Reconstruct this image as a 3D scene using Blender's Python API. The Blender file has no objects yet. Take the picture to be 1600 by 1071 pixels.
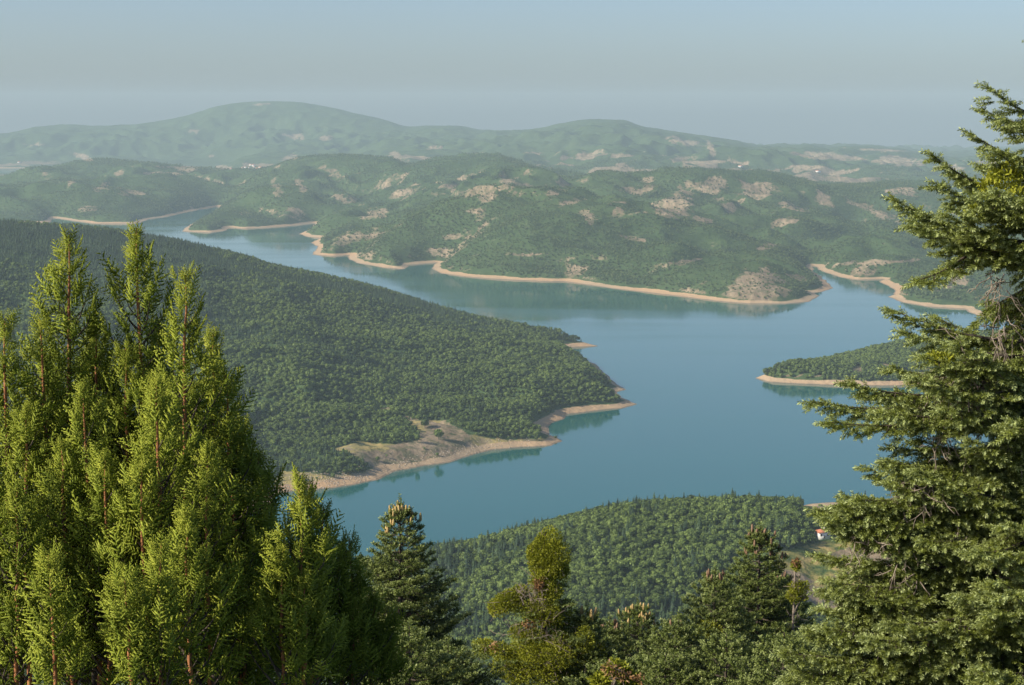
import bpy, math, random
import numpy as np
from mathutils import Vector, Matrix

# ------------------------------------------------------------------ camera
S = bpy.context.scene
H = 350.0                      # eye height above the lake, metres
F = 2790.0                     # focal length for a 1600 px wide frame
PITCH = math.atan(355.5 / F)
SP, CP = math.sin(PITCH), math.cos(PITCH)
cam_d = bpy.data.cameras.new("camera")
cam_d.sensor_width = 36.0
cam_d.lens = 36.0 * F / 1600.0
cam_d.clip_start = 0.1
cam_d.clip_end = 60000.0
cam = bpy.data.objects.new("camera", cam_d)
S.collection.objects.link(cam)
cam.location = (0, 0, H)
cam.rotation_euler = (math.pi / 2 - PITCH, 0, 0)
S.camera = cam

# ------------------------------------------------------------------ light
SUN_EL = math.radians(31)
SUN_DIR = Vector((-0.93, -0.37, 0)).normalized()          # towards the sun, on the ground plane
w = bpy.data.worlds.new("World")
S.world = w
w.use_nodes = True
nt = w.node_tree
bg = nt.nodes["Background"]
sky = nt.nodes.new("ShaderNodeTexSky")
sky.sky_type = 'NISHITA'
sky.sun_disc = False
sky.sun_elevation = SUN_EL
sky.sun_rotation = math.atan2(SUN_DIR.x, SUN_DIR.y)
sky.altitude = 900
sky.air_density = 0.8
sky.dust_density = 3.2
sky.ozone_density = 2.4
nt.links.new(sky.outputs[0], bg.inputs[0])
bg.inputs[1].default_value = 0.102
sd_ = bpy.data.lights.new("sun", 'SUN')
sd_.energy = 4.6
sd_.angle = math.radians(0.5)
sd_.color = (1.0, 0.91, 0.74)
sun = bpy.data.objects.new("sun", sd_)
S.collection.objects.link(sun)
tow = Vector((SUN_DIR.x * math.cos(SUN_EL), SUN_DIR.y * math.cos(SUN_EL), math.sin(SUN_EL)))
sun.rotation_euler = tow.to_track_quat('Z', 'Y').to_euler()
sun.location = (0, 0, 500)
S.view_settings.view_transform = 'Standard'
S.view_settings.look = 'None'
S.view_settings.exposure = 0.50
S.view_settings.gamma = 1.0
S.cycles.use_denoising = True
S.cycles.max_bounces = 5
S.cycles.diffuse_bounces = 2
S.cycles.glossy_bounces = 2
S.cycles.transmission_bounces = 2
S.cycles.volume_bounces = 0
S.cycles.transparent_max_bounces = 8
S.cycles.sample_clamp_indirect = 4.0
HAZE_DENSITY = 5.8e-5
HAZE_COLOR = (0.68, 0.89, 1.0)

rng = np.random.default_rng(7)
random.seed(7)

# ------------------------------------------------------------------ helpers
def ray(px, py):
    """slope of the line of sight through a place of the 1600 x 1071 frame: x per metre ahead, z per metre ahead"""
    a = (px - 800.0) / F
    v = (535.5 - py) / F
    dy = CP + v * SP
    return a / dy, (-SP + v * CP) / dy

def at(px, py, Y):
    u, s = ray(px, py)
    return np.array([u * Y, Y, H + s * Y])

def on_water(px, py):
    u, s = ray(px, py)
    Y = -H / s
    return u * Y, Y

def proj(x, y, z):
    f = y * CP - (z - H) * SP
    c = y * SP + (z - H) * CP
    return 800 + F * x / f, 535.5 - F * c / f

def _hash(ix, iy, seed):
    h = (ix.astype(np.int64) * 374761393 + iy.astype(np.int64) * 668265263 + seed * 974634777) & 0xffffffff
    h = ((h ^ (h >> 13)) * 1274126177) & 0xffffffff
    h = (h ^ (h >> 16)) & 0xffffffff
    return h

def gnoise(x, y, seed=0):
    ix = np.floor(x); iy = np.floor(y)
    fx = x - ix; fy = y - iy
    sx = fx * fx * fx * (fx * (fx * 6 - 15) + 10); sy = fy * fy * fy * (fy * (fy * 6 - 15) + 10)
    def g(a, b):
        h = _hash(ix + a, iy + b, seed) * (2 * math.pi / 4294967296.0)
        return np.cos(h) * (fx - a) + np.sin(h) * (fy - b)
    n0 = g(0, 0) * (1 - sx) + g(1, 0) * sx
    n1 = g(0, 1) * (1 - sx) + g(1, 1) * sx
    return (n0 * (1 - sy) + n1 * sy) * 1.5

def fbm(x, y, lam, octaves, seed=0, gain=0.5):
    a = 1.0; t = 0; s = 0
    for k in range(octaves):
        t = t + a * gnoise(x / lam + 17.3 * k, y / lam - 9.1 * k, seed + k)
        s += a; a *= gain; lam *= 0.5
    return t / s

def sstep(a, b, x):
    t = np.clip((x - a) / (b - a), 0, 1)
    return t * t * (3 - 2 * t)

def mesh_np(name, V, faces, mats, parent=None, attrs=None, smooth=False, fmat=None):
    """V (n,3); faces: list of int arrays (m,k); mats: list of materials"""
    me = bpy.data.meshes.new(name)
    V = np.ascontiguousarray(V, dtype=np.float32)
    me.vertices.add(len(V)); me.vertices.foreach_set("co", V.ravel())
    li = np.concatenate([f.ravel() for f in faces]).astype(np.int32)
    tot = np.concatenate([np.full(len(f), f.shape[1], np.int32) for f in faces])
    st = np.concatenate([[0], np.cumsum(tot)[:-1]]).astype(np.int32)
    me.loops.add(len(li)); me.loops.foreach_set("vertex_index", li)
    me.polygons.add(len(tot)); me.polygons.foreach_set("loop_start", st); me.polygons.foreach_set("loop_total", tot)
    if smooth:
        me.polygons.foreach_set("use_smooth", np.ones(len(tot), bool))
    if fmat is not None:
        me.polygons.foreach_set("material_index", fmat.astype(np.int32))
    for m in mats: me.materials.append(m)
    for k, a in (attrs or {}).items():
        at_ = me.attributes.new(k, 'FLOAT', 'POINT')
        at_.data.foreach_set("value", np.ascontiguousarray(a, dtype=np.float32))
    me.update(calc_edges=True)
    if parent is False: return me
    o = bpy.data.objects.new(name, me)
    S.collection.objects.link(o)
    if parent is not None: o.parent = parent
    return o

def tag(o, label=None, cat=None, group=None, kind=None):
    if label: o["label"] = label
    if cat: o["category"] = cat
    if group: o["group"] = group
    if kind: o["kind"] = kind
    return o

def empty(name, loc, label, cat, group=None):
    o = bpy.data.objects.new(name, None)
    o.empty_display_size = 0.3
    S.collection.objects.link(o)
    o.location = loc
    return tag(o, label, cat, group)

class MB:
    """collects pieces of one mesh"""
    def __init__(self): self.V = []; self.F = {}; self.T = []; self.n = 0
    def add(self, V, F, tint=0.5):
        V = np.asarray(V, float).reshape(-1, 3)
        self.V.append(V)
        for f in (F if isinstance(F, list) else [F]):
            f = np.asarray(f, int)
            self.F.setdefault(f.shape[1], []).append(f + self.n)
        self.T.append(np.broadcast_to(np.asarray(tint, float), (len(V),)) if np.ndim(tint) <= 1 else tint)
        self.n += len(V)
    def stamp(self, TV, TF, TT, M, P, tint):
        """copies of one template: M (m,3,3) with local axes as columns, P (m,3)"""
        m = len(P)
        if m == 0: return
        V = np.einsum('mij,nj->mni', M, TV) + P[:, None, :]
        n = len(TV)
        f = (TF[None] + (np.arange(m) * n)[:, None, None]).reshape(-1, TF.shape[1])
        t = TT[None, :] + np.asarray(tint).reshape(-1, 1)
        self.V.append(V.reshape(-1, 3)); self.F.setdefault(TF.shape[1], []).append(f + self.n)
        self.T.append(t.reshape(-1)); self.n += m * n
    def tube(self, pts, rad, sides=5, tint=0.5):
        pts = np.asarray(pts, float); rad = np.broadcast_to(np.asarray(rad, float), (len(pts),))
        d = np.gradient(pts, axis=0); d /= np.linalg.norm(d, axis=1)[:, None] + 1e-9
        ref = np.array([0.31, 0.22, 0.92]) if abs(d[0][2]) < 0.8 else np.array([0.9, 0.1, 0.2])
        a = np.cross(d, ref); a /= np.linalg.norm(a, axis=1)[:, None] + 1e-9
        b = np.cross(d, a)
        an = np.arange(sides) * 2 * math.pi / sides
        V = pts[:, None, :] + rad[:, None, None] * (np.cos(an)[None, :, None] * a[:, None, :] + np.sin(an)[None, :, None] * b[:, None, :])
        k = len(pts)
        i = np.arange(k - 1)[:, None] * sides; j = np.arange(sides)[None, :]; j2 = (j + 1) % sides
        Fq = np.stack([i + j, i + j2, i + sides + j2, i + sides + j], -1).reshape(-1, 4)
        self.add(V.reshape(-1, 3), Fq, tint)
    def box(self, lo, hi, tint=0.5):
        x0, y0, z0 = lo; x1, y1, z1 = hi
        V = [(x0,y0,z0),(x1,y0,z0),(x1,y1,z0),(x0,y1,z0),(x0,y0,z1),(x1,y0,z1),(x1,y1,z1),(x0,y1,z1)]
        self.add(V, [np.array([(0,3,2,1),(4,5,6,7),(0,1,5,4),(1,2,6,5),(2,3,7,6),(3,0,4,7)])], tint)
    def build(self, name, mat, parent=None, origin=None, smooth=False):
        V = np.concatenate(self.V)
        if origin is not None: V = V - np.asarray(origin)
        F_ = [np.concatenate(self.F[k]) for k in sorted(self.F)]
        return mesh_np(name, V, F_, [mat], parent, {"tint": np.concatenate(self.T)}, smooth)

def frames(D, UP, roll=None):
    """(m,3,3) with columns (side, normal, dir) : local z = D, local y close to UP"""
    D = D / (np.linalg.norm(D, axis=1)[:, None] + 1e-9)
    X = np.cross(UP, D); X /= np.linalg.norm(X, axis=1)[:, None] + 1e-9
    Y = np.cross(D, X)
    if roll is not None:
        c, s = np.cos(roll)[:, None], np.sin(roll)[:, None]
        X, Y = X * c + Y * s, -X * s + Y * c
    return np.stack([X, Y, D], -1)

# ------------------------------------------------------------------ materials
def new_mat(name):
    m = bpy.data.materials.new(name); m.use_nodes = True
    return m, m.node_tree.nodes, m.node_tree.links, m.node_tree.nodes["Principled BSDF"]

def ramp(N, stops):
    r = N.new("ShaderNodeValToRGB"); e = r.color_ramp.elements
    while len(e) < len(stops): e.new(0.5)
    for k, (p, c) in enumerate(stops): e[k].position = p; e[k].color = (*c, 1)
    return r

def noise(N, L, scale, detail=3, coord=None, rough=0.55):
    n = N.new("ShaderNodeTexNoise"); n.inputs["Scale"].default_value = scale
    n.inputs["Detail"].default_value = detail; n.inputs["Roughness"].default_value = rough
    if coord is not None: L.new(coord, n.inputs["Vector"])
    return n

def math_n(N, L, op, a, b=None, c=None, clamp=False):
    m = N.new("ShaderNodeMath"); m.operation = op; m.use_clamp = clamp
    for k, v in enumerate((a, b, c)):
        if v is None: continue
        if isinstance(v, (int, float)): m.inputs[k].default_value = v
        else: L.new(v, m.inputs[k])
    return m.outputs[0]

def mixc(N, L, fac, a, b):
    m = N.new("ShaderNodeMix"); m.data_type = 'RGBA'
    for i, v in ((0, fac), (6, a), (7, b)):
        if isinstance(v, (int, float)): m.inputs[i].default_value = v
        elif isinstance(v, tuple): m.inputs[i].default_value = (*v, 1)
        else: L.new(v, m.inputs[i])
    return m.outputs[2]

def foliage_mat(name, dark, mid, light, transl=0.25, by_object=False, rough=0.6, objvar=0.45):
    m, N, L, P = new_mat(name)
    at_ = N.new("ShaderNodeAttribute"); at_.attribute_name = "tint"
    f = at_.outputs["Fac"]
    if by_object:
        oi = N.new("ShaderNodeObjectInfo")
        f = math_n(N, L, 'ADD', f, math_n(N, L, 'MULTIPLY', math_n(N, L, 'SUBTRACT', oi.outputs["Random"], 0.5), objvar * 2))
        nl = noise(N, L, 1/110.0, 3, oi.outputs["Location"])
        f = math_n(N, L, 'ADD', f, math_n(N, L, 'MULTIPLY', math_n(N, L, 'SUBTRACT', nl.outputs["Fac"], 0.5), 1.1), clamp=True)
    r = ramp(N, [(0.0, dark), (0.5, mid), (1.0, light)])
    L.new(f, r.inputs[0])
    L.new(r.outputs[0], P.inputs["Base Color"])
    P.inputs["Roughness"].default_value = rough
    P.inputs["Specular IOR Level"].default_value = 0.25
    if transl > 0:
        T = N.new("ShaderNodeBsdfTranslucent"); L.new(r.outputs[0], T.inputs[0])
        X = N.new("ShaderNodeMixShader"); X.inputs[0].default_value = transl
        L.new(P.outputs[0], X.inputs[1]); L.new(T.outputs[0], X.inputs[2])
        L.new(X.outputs[0], N["Material Output"].inputs[0])
    return m

def plain_mat(name, c1, c2, scale=4.0, rough=0.8):
    m, N, L, P = new_mat(name)
    g = N.new("ShaderNodeNewGeometry")
    n = noise(N, L, scale, 4, g.outputs["Position"])
    r = ramp(N, [(0.3, c1), (0.7, c2)]); L.new(n.outputs["Fac"], r.inputs[0])
    L.new(r.outputs[0], P.inputs["Base Color"]); P.inputs["Roughness"].default_value = rough
    return m

M_BROAD = foliage_mat("broadleaf_foliage", (0.035, 0.060, 0.014), (0.098, 0.145, 0.030), (0.165, 0.225, 0.052), 0.15, True)
M_CONIF = foliage_mat("conifer_foliage", (0.018, 0.036, 0.018), (0.042, 0.072, 0.030), (0.07, 0.11, 0.042), 0.05, True)
M_SCRUB = foliage_mat("scrub_foliage", (0.034, 0.060, 0.020), (0.076, 0.114, 0.036), (0.125, 0.16, 0.055), 0.1, True)
M_CYP = foliage_mat("cypress_foliage", (0.030, 0.058, 0.007), (0.185, 0.245, 0.018), (0.52, 0.55, 0.07), 0.30)
M_CYP_SHADED = foliage_mat("shaded_cypress_foliage", (0.006, 0.016, 0.006), (0.016, 0.036, 0.012), (0.035, 0.07, 0.02), 0.15)  # cypress green with shade painted into it; assigned to no tree
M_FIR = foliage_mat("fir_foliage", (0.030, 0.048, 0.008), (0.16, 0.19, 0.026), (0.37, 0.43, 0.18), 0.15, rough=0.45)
M_FIR2 = foliage_mat("young_fir_foliage", (0.026, 0.042, 0.010), (0.11, 0.145, 0.026), (0.28, 0.32, 0.11), 0.12, rough=0.5)
M_MIST = foliage_mat("mistletoe_foliage", (0.06, 0.075, 0.006), (0.23, 0.25, 0.018), (0.42, 0.42, 0.045), 0.25)
M_RUST = foliage_mat("dead_foliage", (0.10, 0.055, 0.025), (0.26, 0.14, 0.06), (0.38, 0.25, 0.12), 0.1)
M_BARK = plain_mat("bark", (0.035, 0.026, 0.020), (0.11, 0.085, 0.065), 25, 0.9)
M_STEM = plain_mat("young_red_bark", (0.24, 0.085, 0.03), (0.42, 0.18, 0.07), 30, 0.7)
M_DEAD = plain_mat("dead_twig_wood", (0.14, 0.11, 0.085), (0.33, 0.27, 0.21), 20, 0.9)
M_CONE = plain_mat("tan_fir_cone", (0.33, 0.22, 0.08), (0.50, 0.36, 0.15), 40, 0.7)
M_CONE2 = plain_mat("brown_fir_cone", (0.15, 0.085, 0.05), (0.26, 0.16, 0.09), 40, 0.7)
M_WALL = plain_mat("white_render", (0.72, 0.71, 0.67), (0.82, 0.80, 0.76), 0.6, 0.8)
M_ROOF = plain_mat("terracotta_tile", (0.42, 0.13, 0.06), (0.56, 0.22, 0.12), 1.5, 0.8)
M_GLASS = plain_mat("dark_window", (0.03, 0.035, 0.04), (0.06, 0.065, 0.07), 1.0, 0.2)
M_ROCK = plain_mat("pale_stone", (0.30, 0.25, 0.19), (0.46, 0.38, 0.29), 0.6, 0.95)

# ------------------------------------------------------------------ the shape of the land
U = np.concatenate([np.linspace(-0.80, -0.335, 45)[:-1], np.arange(-0.335, 0.335, 0.00105), np.linspace(0.335, 0.80, 45)])
YR = np.concatenate([np.geomspace(2.5, 950, 130)[:-1], np.geomspace(950, 14600, 1150), np.linspace(14700, 17500, 14)])
UU, YY = np.meshgrid(U, YR)
XX = UU * YY
SZ = UU.shape

def pchip(x, y, xq):
    h = np.diff(x); d = np.diff(y) / h
    m = np.zeros_like(y)
    s = d[:-1] * d[1:] > 0
    w1 = 2 * h[1:] + h[:-1]; w2 = h[1:] + 2 * h[:-1]
    with np.errstate(divide='ignore', invalid='ignore'):
        hm = (w1 + w2) / (w1 / d[:-1] + w2 / d[1:])
    m[1:-1] = np.where(s, hm, 0)
    m[0] = d[0]; m[-1] = d[-1]
    xq = np.clip(xq, x[0], x[-1])
    i = np.clip(np.searchsorted(x, xq) - 1, 0, len(x) - 2)
    t = (xq - x[i]) / h[i]
    return ((1 + 2*t) * (1-t)**2) * y[i] + t*(1-t)**2 * h[i]*m[i] + t*t*(3-2*t) * y[i+1] + t*t*(t-1)*h[i]*m[i+1]

def curve(pts):
    """pts (px,py,Y) -> Y(U), Z(U)"""
    a = np.array([(ray(px, py)[0], Y, at(px, py, Y)[2]) for px, py, Y in pts])
    o = np.argsort(a[:, 0]); a = a[o]
    return pchip(a[:, 0], a[:, 1], U), pchip(a[:, 0], a[:, 2], U)

def profile(nodes, rows):
    """nodes: list of (Y(U), Z(U), W) in order of distance -> z and noise weight on the rows"""
    n = len(U)
    Yn = np.stack([np.broadcast_to(a, (n,)) for a, b, c in nodes]).copy()
    Zn = np.stack([np.broadcast_to(b, (n,)) for a, b, c in nodes])
    Wn = np.stack([np.broadcast_to(np.asarray(c, float), (n,)) for a, b, c in nodes])
    for k in range(1, len(Yn)): Yn[k] = np.maximum(Yn[k], Yn[k-1] + 8)
    yr = YR[rows]
    Z = np.empty((len(yr), n)); W = np.empty((len(yr), n))
    for c in range(n):
        Z[:, c] = pchip(Yn[:, c], Zn[:, c], yr)
        W[:, c] = np.interp(yr, Yn[:, c], Wn[:, c])
    return Z, W

def signed_dist(poly, X, Y):
    """positive inside"""
    P = np.array([on_water(a, b) for a, b in poly], dtype=np.float64)
    x = X.ravel().astype(np.float32); y = Y.ravel().astype(np.float32)
    d2 = np.full(x.shape, 1e12, np.float32); ins = np.zeros(x.shape, bool)
    for k in range(len(P)):
        ax, ay = P[k]; bx, by = P[(k + 1) % len(P)]
        ex, ey = bx - ax, by - ay
        L2 = ex*ex + ey*ey + 1e-9
        t = np.clip(((x - ax) * ex + (y - ay) * ey) / L2, 0, 1)
        dx = x - ax - t * ex; dy = y - ay - t * ey
        np.minimum(d2, dx*dx + dy*dy, out=d2)
        c = ((y >= ay) != (y >= by))
        if c.any():
            xi = ax + (y - ay) * (ex / (ey if abs(ey) > 1e-9 else 1e-9))
            ins ^= c & (x < xi)
    d = np.sqrt(d2)
    return np.where(ins, d, -d).reshape(X.shape)

def softmin(a, b):
    a = np.maximum(a, 0.05); b = np.maximum(b, 0.001)
    return (a**-3 + b**-3) ** (-1/3)

def land(poly, nodes, rows, amp, lam, seed, wig, beach=0.16, step_at=32, steep=0.5, ridged=True, solid=0, bumps=()):
    X = XX[rows]; Y = YY[rows]
    sd = signed_dist(poly, X, Y)
    sd = sd + wig * fbm(X, Y, wig * 9, 3, seed + 50)
    if solid: sd = np.maximum(sd, solid - Y)
    z, wt = profile(nodes, rows)
    n = fbm(X, Y, lam, 5, seed)
    if ridged:
        r = 1 - 2.2 * np.abs(fbm(X + 90 * n, Y, lam * 0.75, 4, seed + 9))
        n = 0.45 * n + 0.42 * (r - 0.55)
    z = z + amp * wt * n
    for bx, by, bh, br_ in bumps:
        wx, wy = on_water(bx, by); z = z + bh * np.exp(-((X - wx)**2 + (Y - wy)**2) / br_**2)
    if ridged: z = z + 0.24 * amp * wt * (1 - 2.5 * np.abs(fbm(X, Y, lam * .33, 3, seed + 31)))
    rmp = beach * sd + np.maximum(sd - step_at, 0) * steep + np.maximum(sd - 300, 0) * 8
    zl = softmin(np.maximum(z, 2.5), rmp)
    return np.where(sd > 0, zl, np.maximum(0.18 * sd, -14)), sd

def rows_between(a, b): return np.where((YR >= a) & (YR <= b))[0]

Z = np.full(SZ, -14.0)
MASS = np.zeros(SZ, np.int8)
def put(rows, z, k):
    cur = Z[rows]; m = z > cur
    cur[m] = z[m]; Z[rows] = cur
    mm = MASS[rows]; mm[m & (z > 0)] = k; MASS[rows] = mm

# --- near slope and wooded hill below the viewpoint
crestA = curve([(-700, 945, 1250), (-300, 935, 1250), (300, 920, 1250), (450, 908, 1250), (560, 897, 1250), (680, 876, 1250), (750, 862, 1250), (800, 850, 1250),
                (850, 834, 1250), (900, 820, 1250), (950, 807, 1250), (1000, 800, 1250), (1100, 797, 1250), (1200, 800, 1250),
                (1250, 812, 1245), (1280, 826, 1235), (1330, 830, 1230), (1500, 810, 1230), (2400, 800, 1230)])
cz = crestA[1]
near = [(2.4, 347.6, 0), (9, 345.0, .02), (15, 342.2, .02), (33, 333.5, .04), (60, 318, .1), (150, 265, .4), (300, 190, 1), (500, 120, 1), (800, 52, .8)]
nodesA = [(a, b, c) for a, b, c in near] + [(955, 16, .3), (1015, np.maximum(cz * 0.22, 11), .3), (1080, np.maximum(cz * 0.66, 11), .7), (1165, cz * 0.90, .7), crestA + (.25,), (1400, cz * 0.55, .5), (1640, 6, .3), (1900, 4, 0)]
polyA = [(-900, 1071), (-900, 925), (300, 912), (450, 902), (560, 889), (680, 872), (760, 850), (850, 826), (950, 800), (1050, 794), (1200, 795), (1243, 797),
         (1252, 791), (1268, 787), (1300, 785), (1340, 783), (1400, 779), (1600, 770), (2500, 760), (2500, 5000), (-900, 5000)]
rA = rows_between(0, 1800)
zA, sdA = land(polyA, nodesA, rA, 16, 190, 3, 2.5, solid=1000)
put(rA, zA, 1)

# --- the long wooded peninsula on the left
crestB = curve([(-900, 340, 2950), (-300, 336, 2950), (0, 352, 2950), (60, 356, 2950), (130, 361, 2940), (220, 371, 2930), (300, 386, 2900), (400, 410, 2880), (500, 435, 2860),
                (600, 459, 2830), (700, 488, 2790), (800, 511, 2740), (860, 524, 2680), (900, 534, 2600), (940, 585, 2420), (975, 612, 2280), (1010, 636, 2170), (1300, 650, 2150)])
cb = crestB[1]
footB = curve([(-900, 900, 1380), (300, 850, 1480), (425, 770, 1640), (560, 752, 1690), (700, 715, 1800), (870, 690, 1910), (960, 640, 2080), (1010, 640, 2110), (1300, 652, 2100)])[0]
nodesB = [(1200, 6, 0), (footB, 7, .2), (footB + (crestB[0]-footB)*.22, np.maximum(cb*.20, 12), 1), (footB + (crestB[0]-footB)*.62, np.maximum(cb*.62, 14), 1), crestB + (.12,),
          (crestB[0] + 300, np.maximum(cb * .7, 6), .3), (4600, 5, .2)]
polyB = [(-900, 880), (100, 850), (300, 826), (400, 803), (428, 793), (424, 780), (440, 771), (455, 768), (520, 763), (560, 756), (592, 750), (620, 736), (660, 729), (700, 723), (740, 711),
         (770, 703), (820, 699), (862, 697), (877, 690), (872, 684), (858, 680), (856, 668), (863, 661), (880, 655), (887, 648), (930, 642), (975, 638), (1000, 632), (985, 629),
         (972, 622), (964, 613), (978, 609), (966, 603), (952, 590), (930, 570), (905, 556), (885, 551), (870, 546), (900, 543), (934, 541), (912, 537),
         (890, 533), (800, 524), (700, 505), (500, 455), (300, 420), (0, 400), (-900, 395)]
rB = rows_between(1250, 4700)
zB, sdB = land(polyB, nodesB, rB, 55, 360, 21, 4, beach=0.34, step_at=18)
put(rB, zB, 2)

# --- the promontory on the right
crestC = curve([(1100, 592, 2400), (1186, 590, 2400), (1205, 583, 2420), (1238, 570, 2480), (1300, 556, 2520), (1400, 537, 2560), (1450, 531, 2580), (1600, 520, 2600), (2500, 500, 2600)])
cc = crestC[1]
nodesC = [(2200, 7, .2), (2310, 8, .3), (2400, cc * .6, .8), crestC + (.2,), (2760, cc * .4, .3), (3300, 4, 0)]
polyC = [(1180, 591), (1200, 597), (1250, 600), (1300, 602), (1380, 603), (1440, 602), (1500, 607), (1600, 614), (1800, 620), (2500, 630), (2500, 500),
         (1800, 520), (1600, 536), (1400, 552), (1300, 566), (1230, 579), (1190, 588)]
rC = rows_between(2050, 3400)
zC, sdC = land(polyC, nodesC, rC, 10, 200, 33, 3, beach=0.46, step_at=12, bumps=[(1212, 588, 9, 55), (1260, 588, 8, 70)])
put(rC, zC, 3)

# --- far shore, the rolling hills behind it and the mountains
near2 = curve([(-900, 345, 5900), (0, 345, 5900), (300, 335, 6200), (480, 366, 5300), (500, 392, 4650), (640, 413, 4250), (700, 428, 4000), (900, 440, 3800), (1180, 470, 3400), (1280, 450, 3700),
               (1320, 436, 3950), (1400, 462, 3500), (1600, 490, 3250), (2500, 490, 3250)])[0]
L2 = curve([(-900, 300, 6900), (0, 302, 6800), (100, 290, 7000), (300, 288, 7200), (400, 303, 6400), (460, 305, 6200), (540, 345, 5400), (600, 352, 5100), (650, 332, 4900), (700, 322, 4700), (780, 311, 4600),
            (850, 307, 4600), (930, 320, 4600), (1000, 345, 4500), (1100, 372, 4300), (1200, 400, 4100), (1260, 405, 4300), (1330, 392, 4600), (1400, 375, 4650), (1500, 380, 4500), (1700, 380, 4400), (2500, 380, 4400)])
L1 = curve([(-900, 290, 8300), (-300, 287, 8300), (-60, 286, 8300), (0, 285, 8300), (50, 273, 8200), (110, 258, 8200), (160, 252, 8200), (250, 261, 8200), (330, 266, 8100), (400, 268, 7800), (470, 253, 7600), (560, 251, 7400),
            (640, 263, 7000), (700, 257, 6900), (770, 251, 6800), (830, 268, 6500), (900, 286, 6200), (950, 281, 6000), (1000, 275, 5900), (1100, 273, 5800), (1180, 278, 5800), (1250, 288, 5800), (1300, 300, 5800),
            (1420, 298, 5800), (1500, 297, 5800), (1600, 300, 5800), (2500, 300, 5800)])
FT = curve([(-900, 258, 12300), (0, 252, 12300), (160, 256, 11900), (300, 256, 12200), (400, 259, 10600), (500, 255, 10200), (600, 256, 9800), (800, 262, 8800), (900, 272, 8300), (1000, 278, 7900), (1200, 284, 7800), (1400, 296, 7700), (1600, 298, 7700), (2500, 300, 7700)])
MD = curve([(-900, 236, 13100), (0, 236, 13000), (400, 222, 12900), (600, 232, 12000), (800, 236, 10600), (900, 235, 10100), (1000, 236, 9900), (1200, 258, 9600), (1400, 268, 9600), (1600, 272, 9600), (2500, 272, 9600)])
E1 = curve([(-900, 225, 14000), (-300, 222, 14000), (0, 211, 14000), (60, 199, 14000), (110, 195, 14000), (150, 198, 14000), (200, 197, 14000), (250, 191, 14000), (290, 183, 14000), (340, 168, 14000), (385, 160, 14000), (440, 160, 14000), (500, 166, 14000),
            (550, 177, 13800), (600, 188, 13600), (640, 199, 13400), (700, 198, 13200), (760, 206, 13000), (830, 205, 12600), (880, 194, 12300), (930, 188, 12100), (975, 189, 12000), (1000, 197, 12000), (1050, 207, 11900), (1130, 218, 11800),
            (1200, 231, 11800), (1260, 229, 11800), (1290, 233, 11800), (1330, 231, 11800), (1400, 236, 11800), (1450, 243, 11800), (1500, 248, 11800), (1560, 246, 11800), (1700, 240, 11800), (2500, 240, 11800)])
LF = sstep(-0.17, -0.11, U); LW = .55 + .17 * LF
nodesD = [(3000, 8, .2), (near2, 9, .3), (near2 + (L2[0]-near2)*.35, np.maximum(L2[1]*.45, 18), 1), L2 + (.75,), (L2[0] + 420, np.maximum(L2[1]*.50, 12), 1.0), (L2[0]*.42 + L1[0]*.58, np.minimum(L2[1], L1[1])*.70 + 10, 1.3), L1 + (.3,),
          (L1[0] + 600, L1[1]*LW, .15 + .85 * LF), (L1[0]*.45 + FT[0]*.55, np.minimum(L1[1]*.5, FT[1] * .8 + 6) * (.3 + .7 * LF), .1 + .7 * LF), FT + (.6,), MD + (1.5,), E1 + (.12,), (E1[0] + 2000, E1[1]*.5, 1), (17600, 10, 1)]
polyD = [(-900, 350), (0, 350), (78, 348), (85, 341), (110, 345), (150, 350), (215, 350), (232, 343), (262, 339), (300, 330), (325, 326), (342, 323), (335, 330), (318, 340), (290, 356),
         (284, 362), (330, 364), (352, 361), (360, 356), (380, 358), (420, 356), (470, 352), (492, 349), (486, 358), (467, 366), (482, 371), (500, 372), (486, 380), (496, 386), (488, 398), (520, 401), (545, 399), (545, 405),
         (558, 411), (600, 419), (632, 421), (642, 414), (682, 411), (674, 419), (690, 428), (740, 434), (800, 438), (860, 440), (880, 440), (920, 446), (1000, 456), (1060, 463), (1120, 471), (1170, 475), (1230, 475),
         (1262, 472), (1281, 463), (1270, 458), (1288, 456), (1302, 450), (1296, 443), (1284, 434), (1270, 424), (1272, 416), (1284, 424), (1310, 433), (1340, 438), (1378, 437), (1373, 440), (1398, 452), (1397, 460), (1388, 464), (1410, 473),
         (1450, 480), (1505, 483), (1528, 494), (1600, 503), (2500, 510), (2500, 181.8), (-900, 181.8)]
rD = rows_between(2900, 18000)
zD, sdD = land(polyD, nodesD, rD, 125, 850, 41, 7, beach=0.23, step_at=20, steep=0.55, bumps=[(322, 352, 30, 150), (345, 340, 30, 200), (525, 386, 26, 120), (610, 400, 40, 190), (560, 392, 20, 110), (150, 338, 30, 300), (720, 410, 25, 180), (1290, 432, 14, 120)])
# far arms of the lake
for arm in ([(-900, 263), (60, 263), (98, 261.5), (80, 267), (50, 272), (-900, 275)], [(236, 264.6), (315, 262.5), (316, 266), (236, 267.5)]):
    sa = signed_dist(arm, XX[rD], YY[rD])
    zD = np.where(sa > 0, -3.0, np.minimum(zD, 0.4 + np.abs(sa) * 0.09 + np.maximum(np.abs(sa) - 250, 0) * 0.6))
put(rD, zD, 4)
Z[-1] = 5

def zlerp(x, y):
    u = x / y
    i = np.clip(np.searchsorted(YR, y) - 1, 0, len(YR) - 2); j = np.clip(np.searchsorted(U, u) - 1, 0, len(U) - 2)
    a = (y - YR[i]) / (YR[i+1] - YR[i]); b = (u - U[j]) / (U[j+1] - U[j])
    return (Z[i, j]*(1-b) + Z[i, j+1]*b)*(1-a) + (Z[i+1, j]*(1-b) + Z[i+1, j+1]*b)*a

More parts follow.
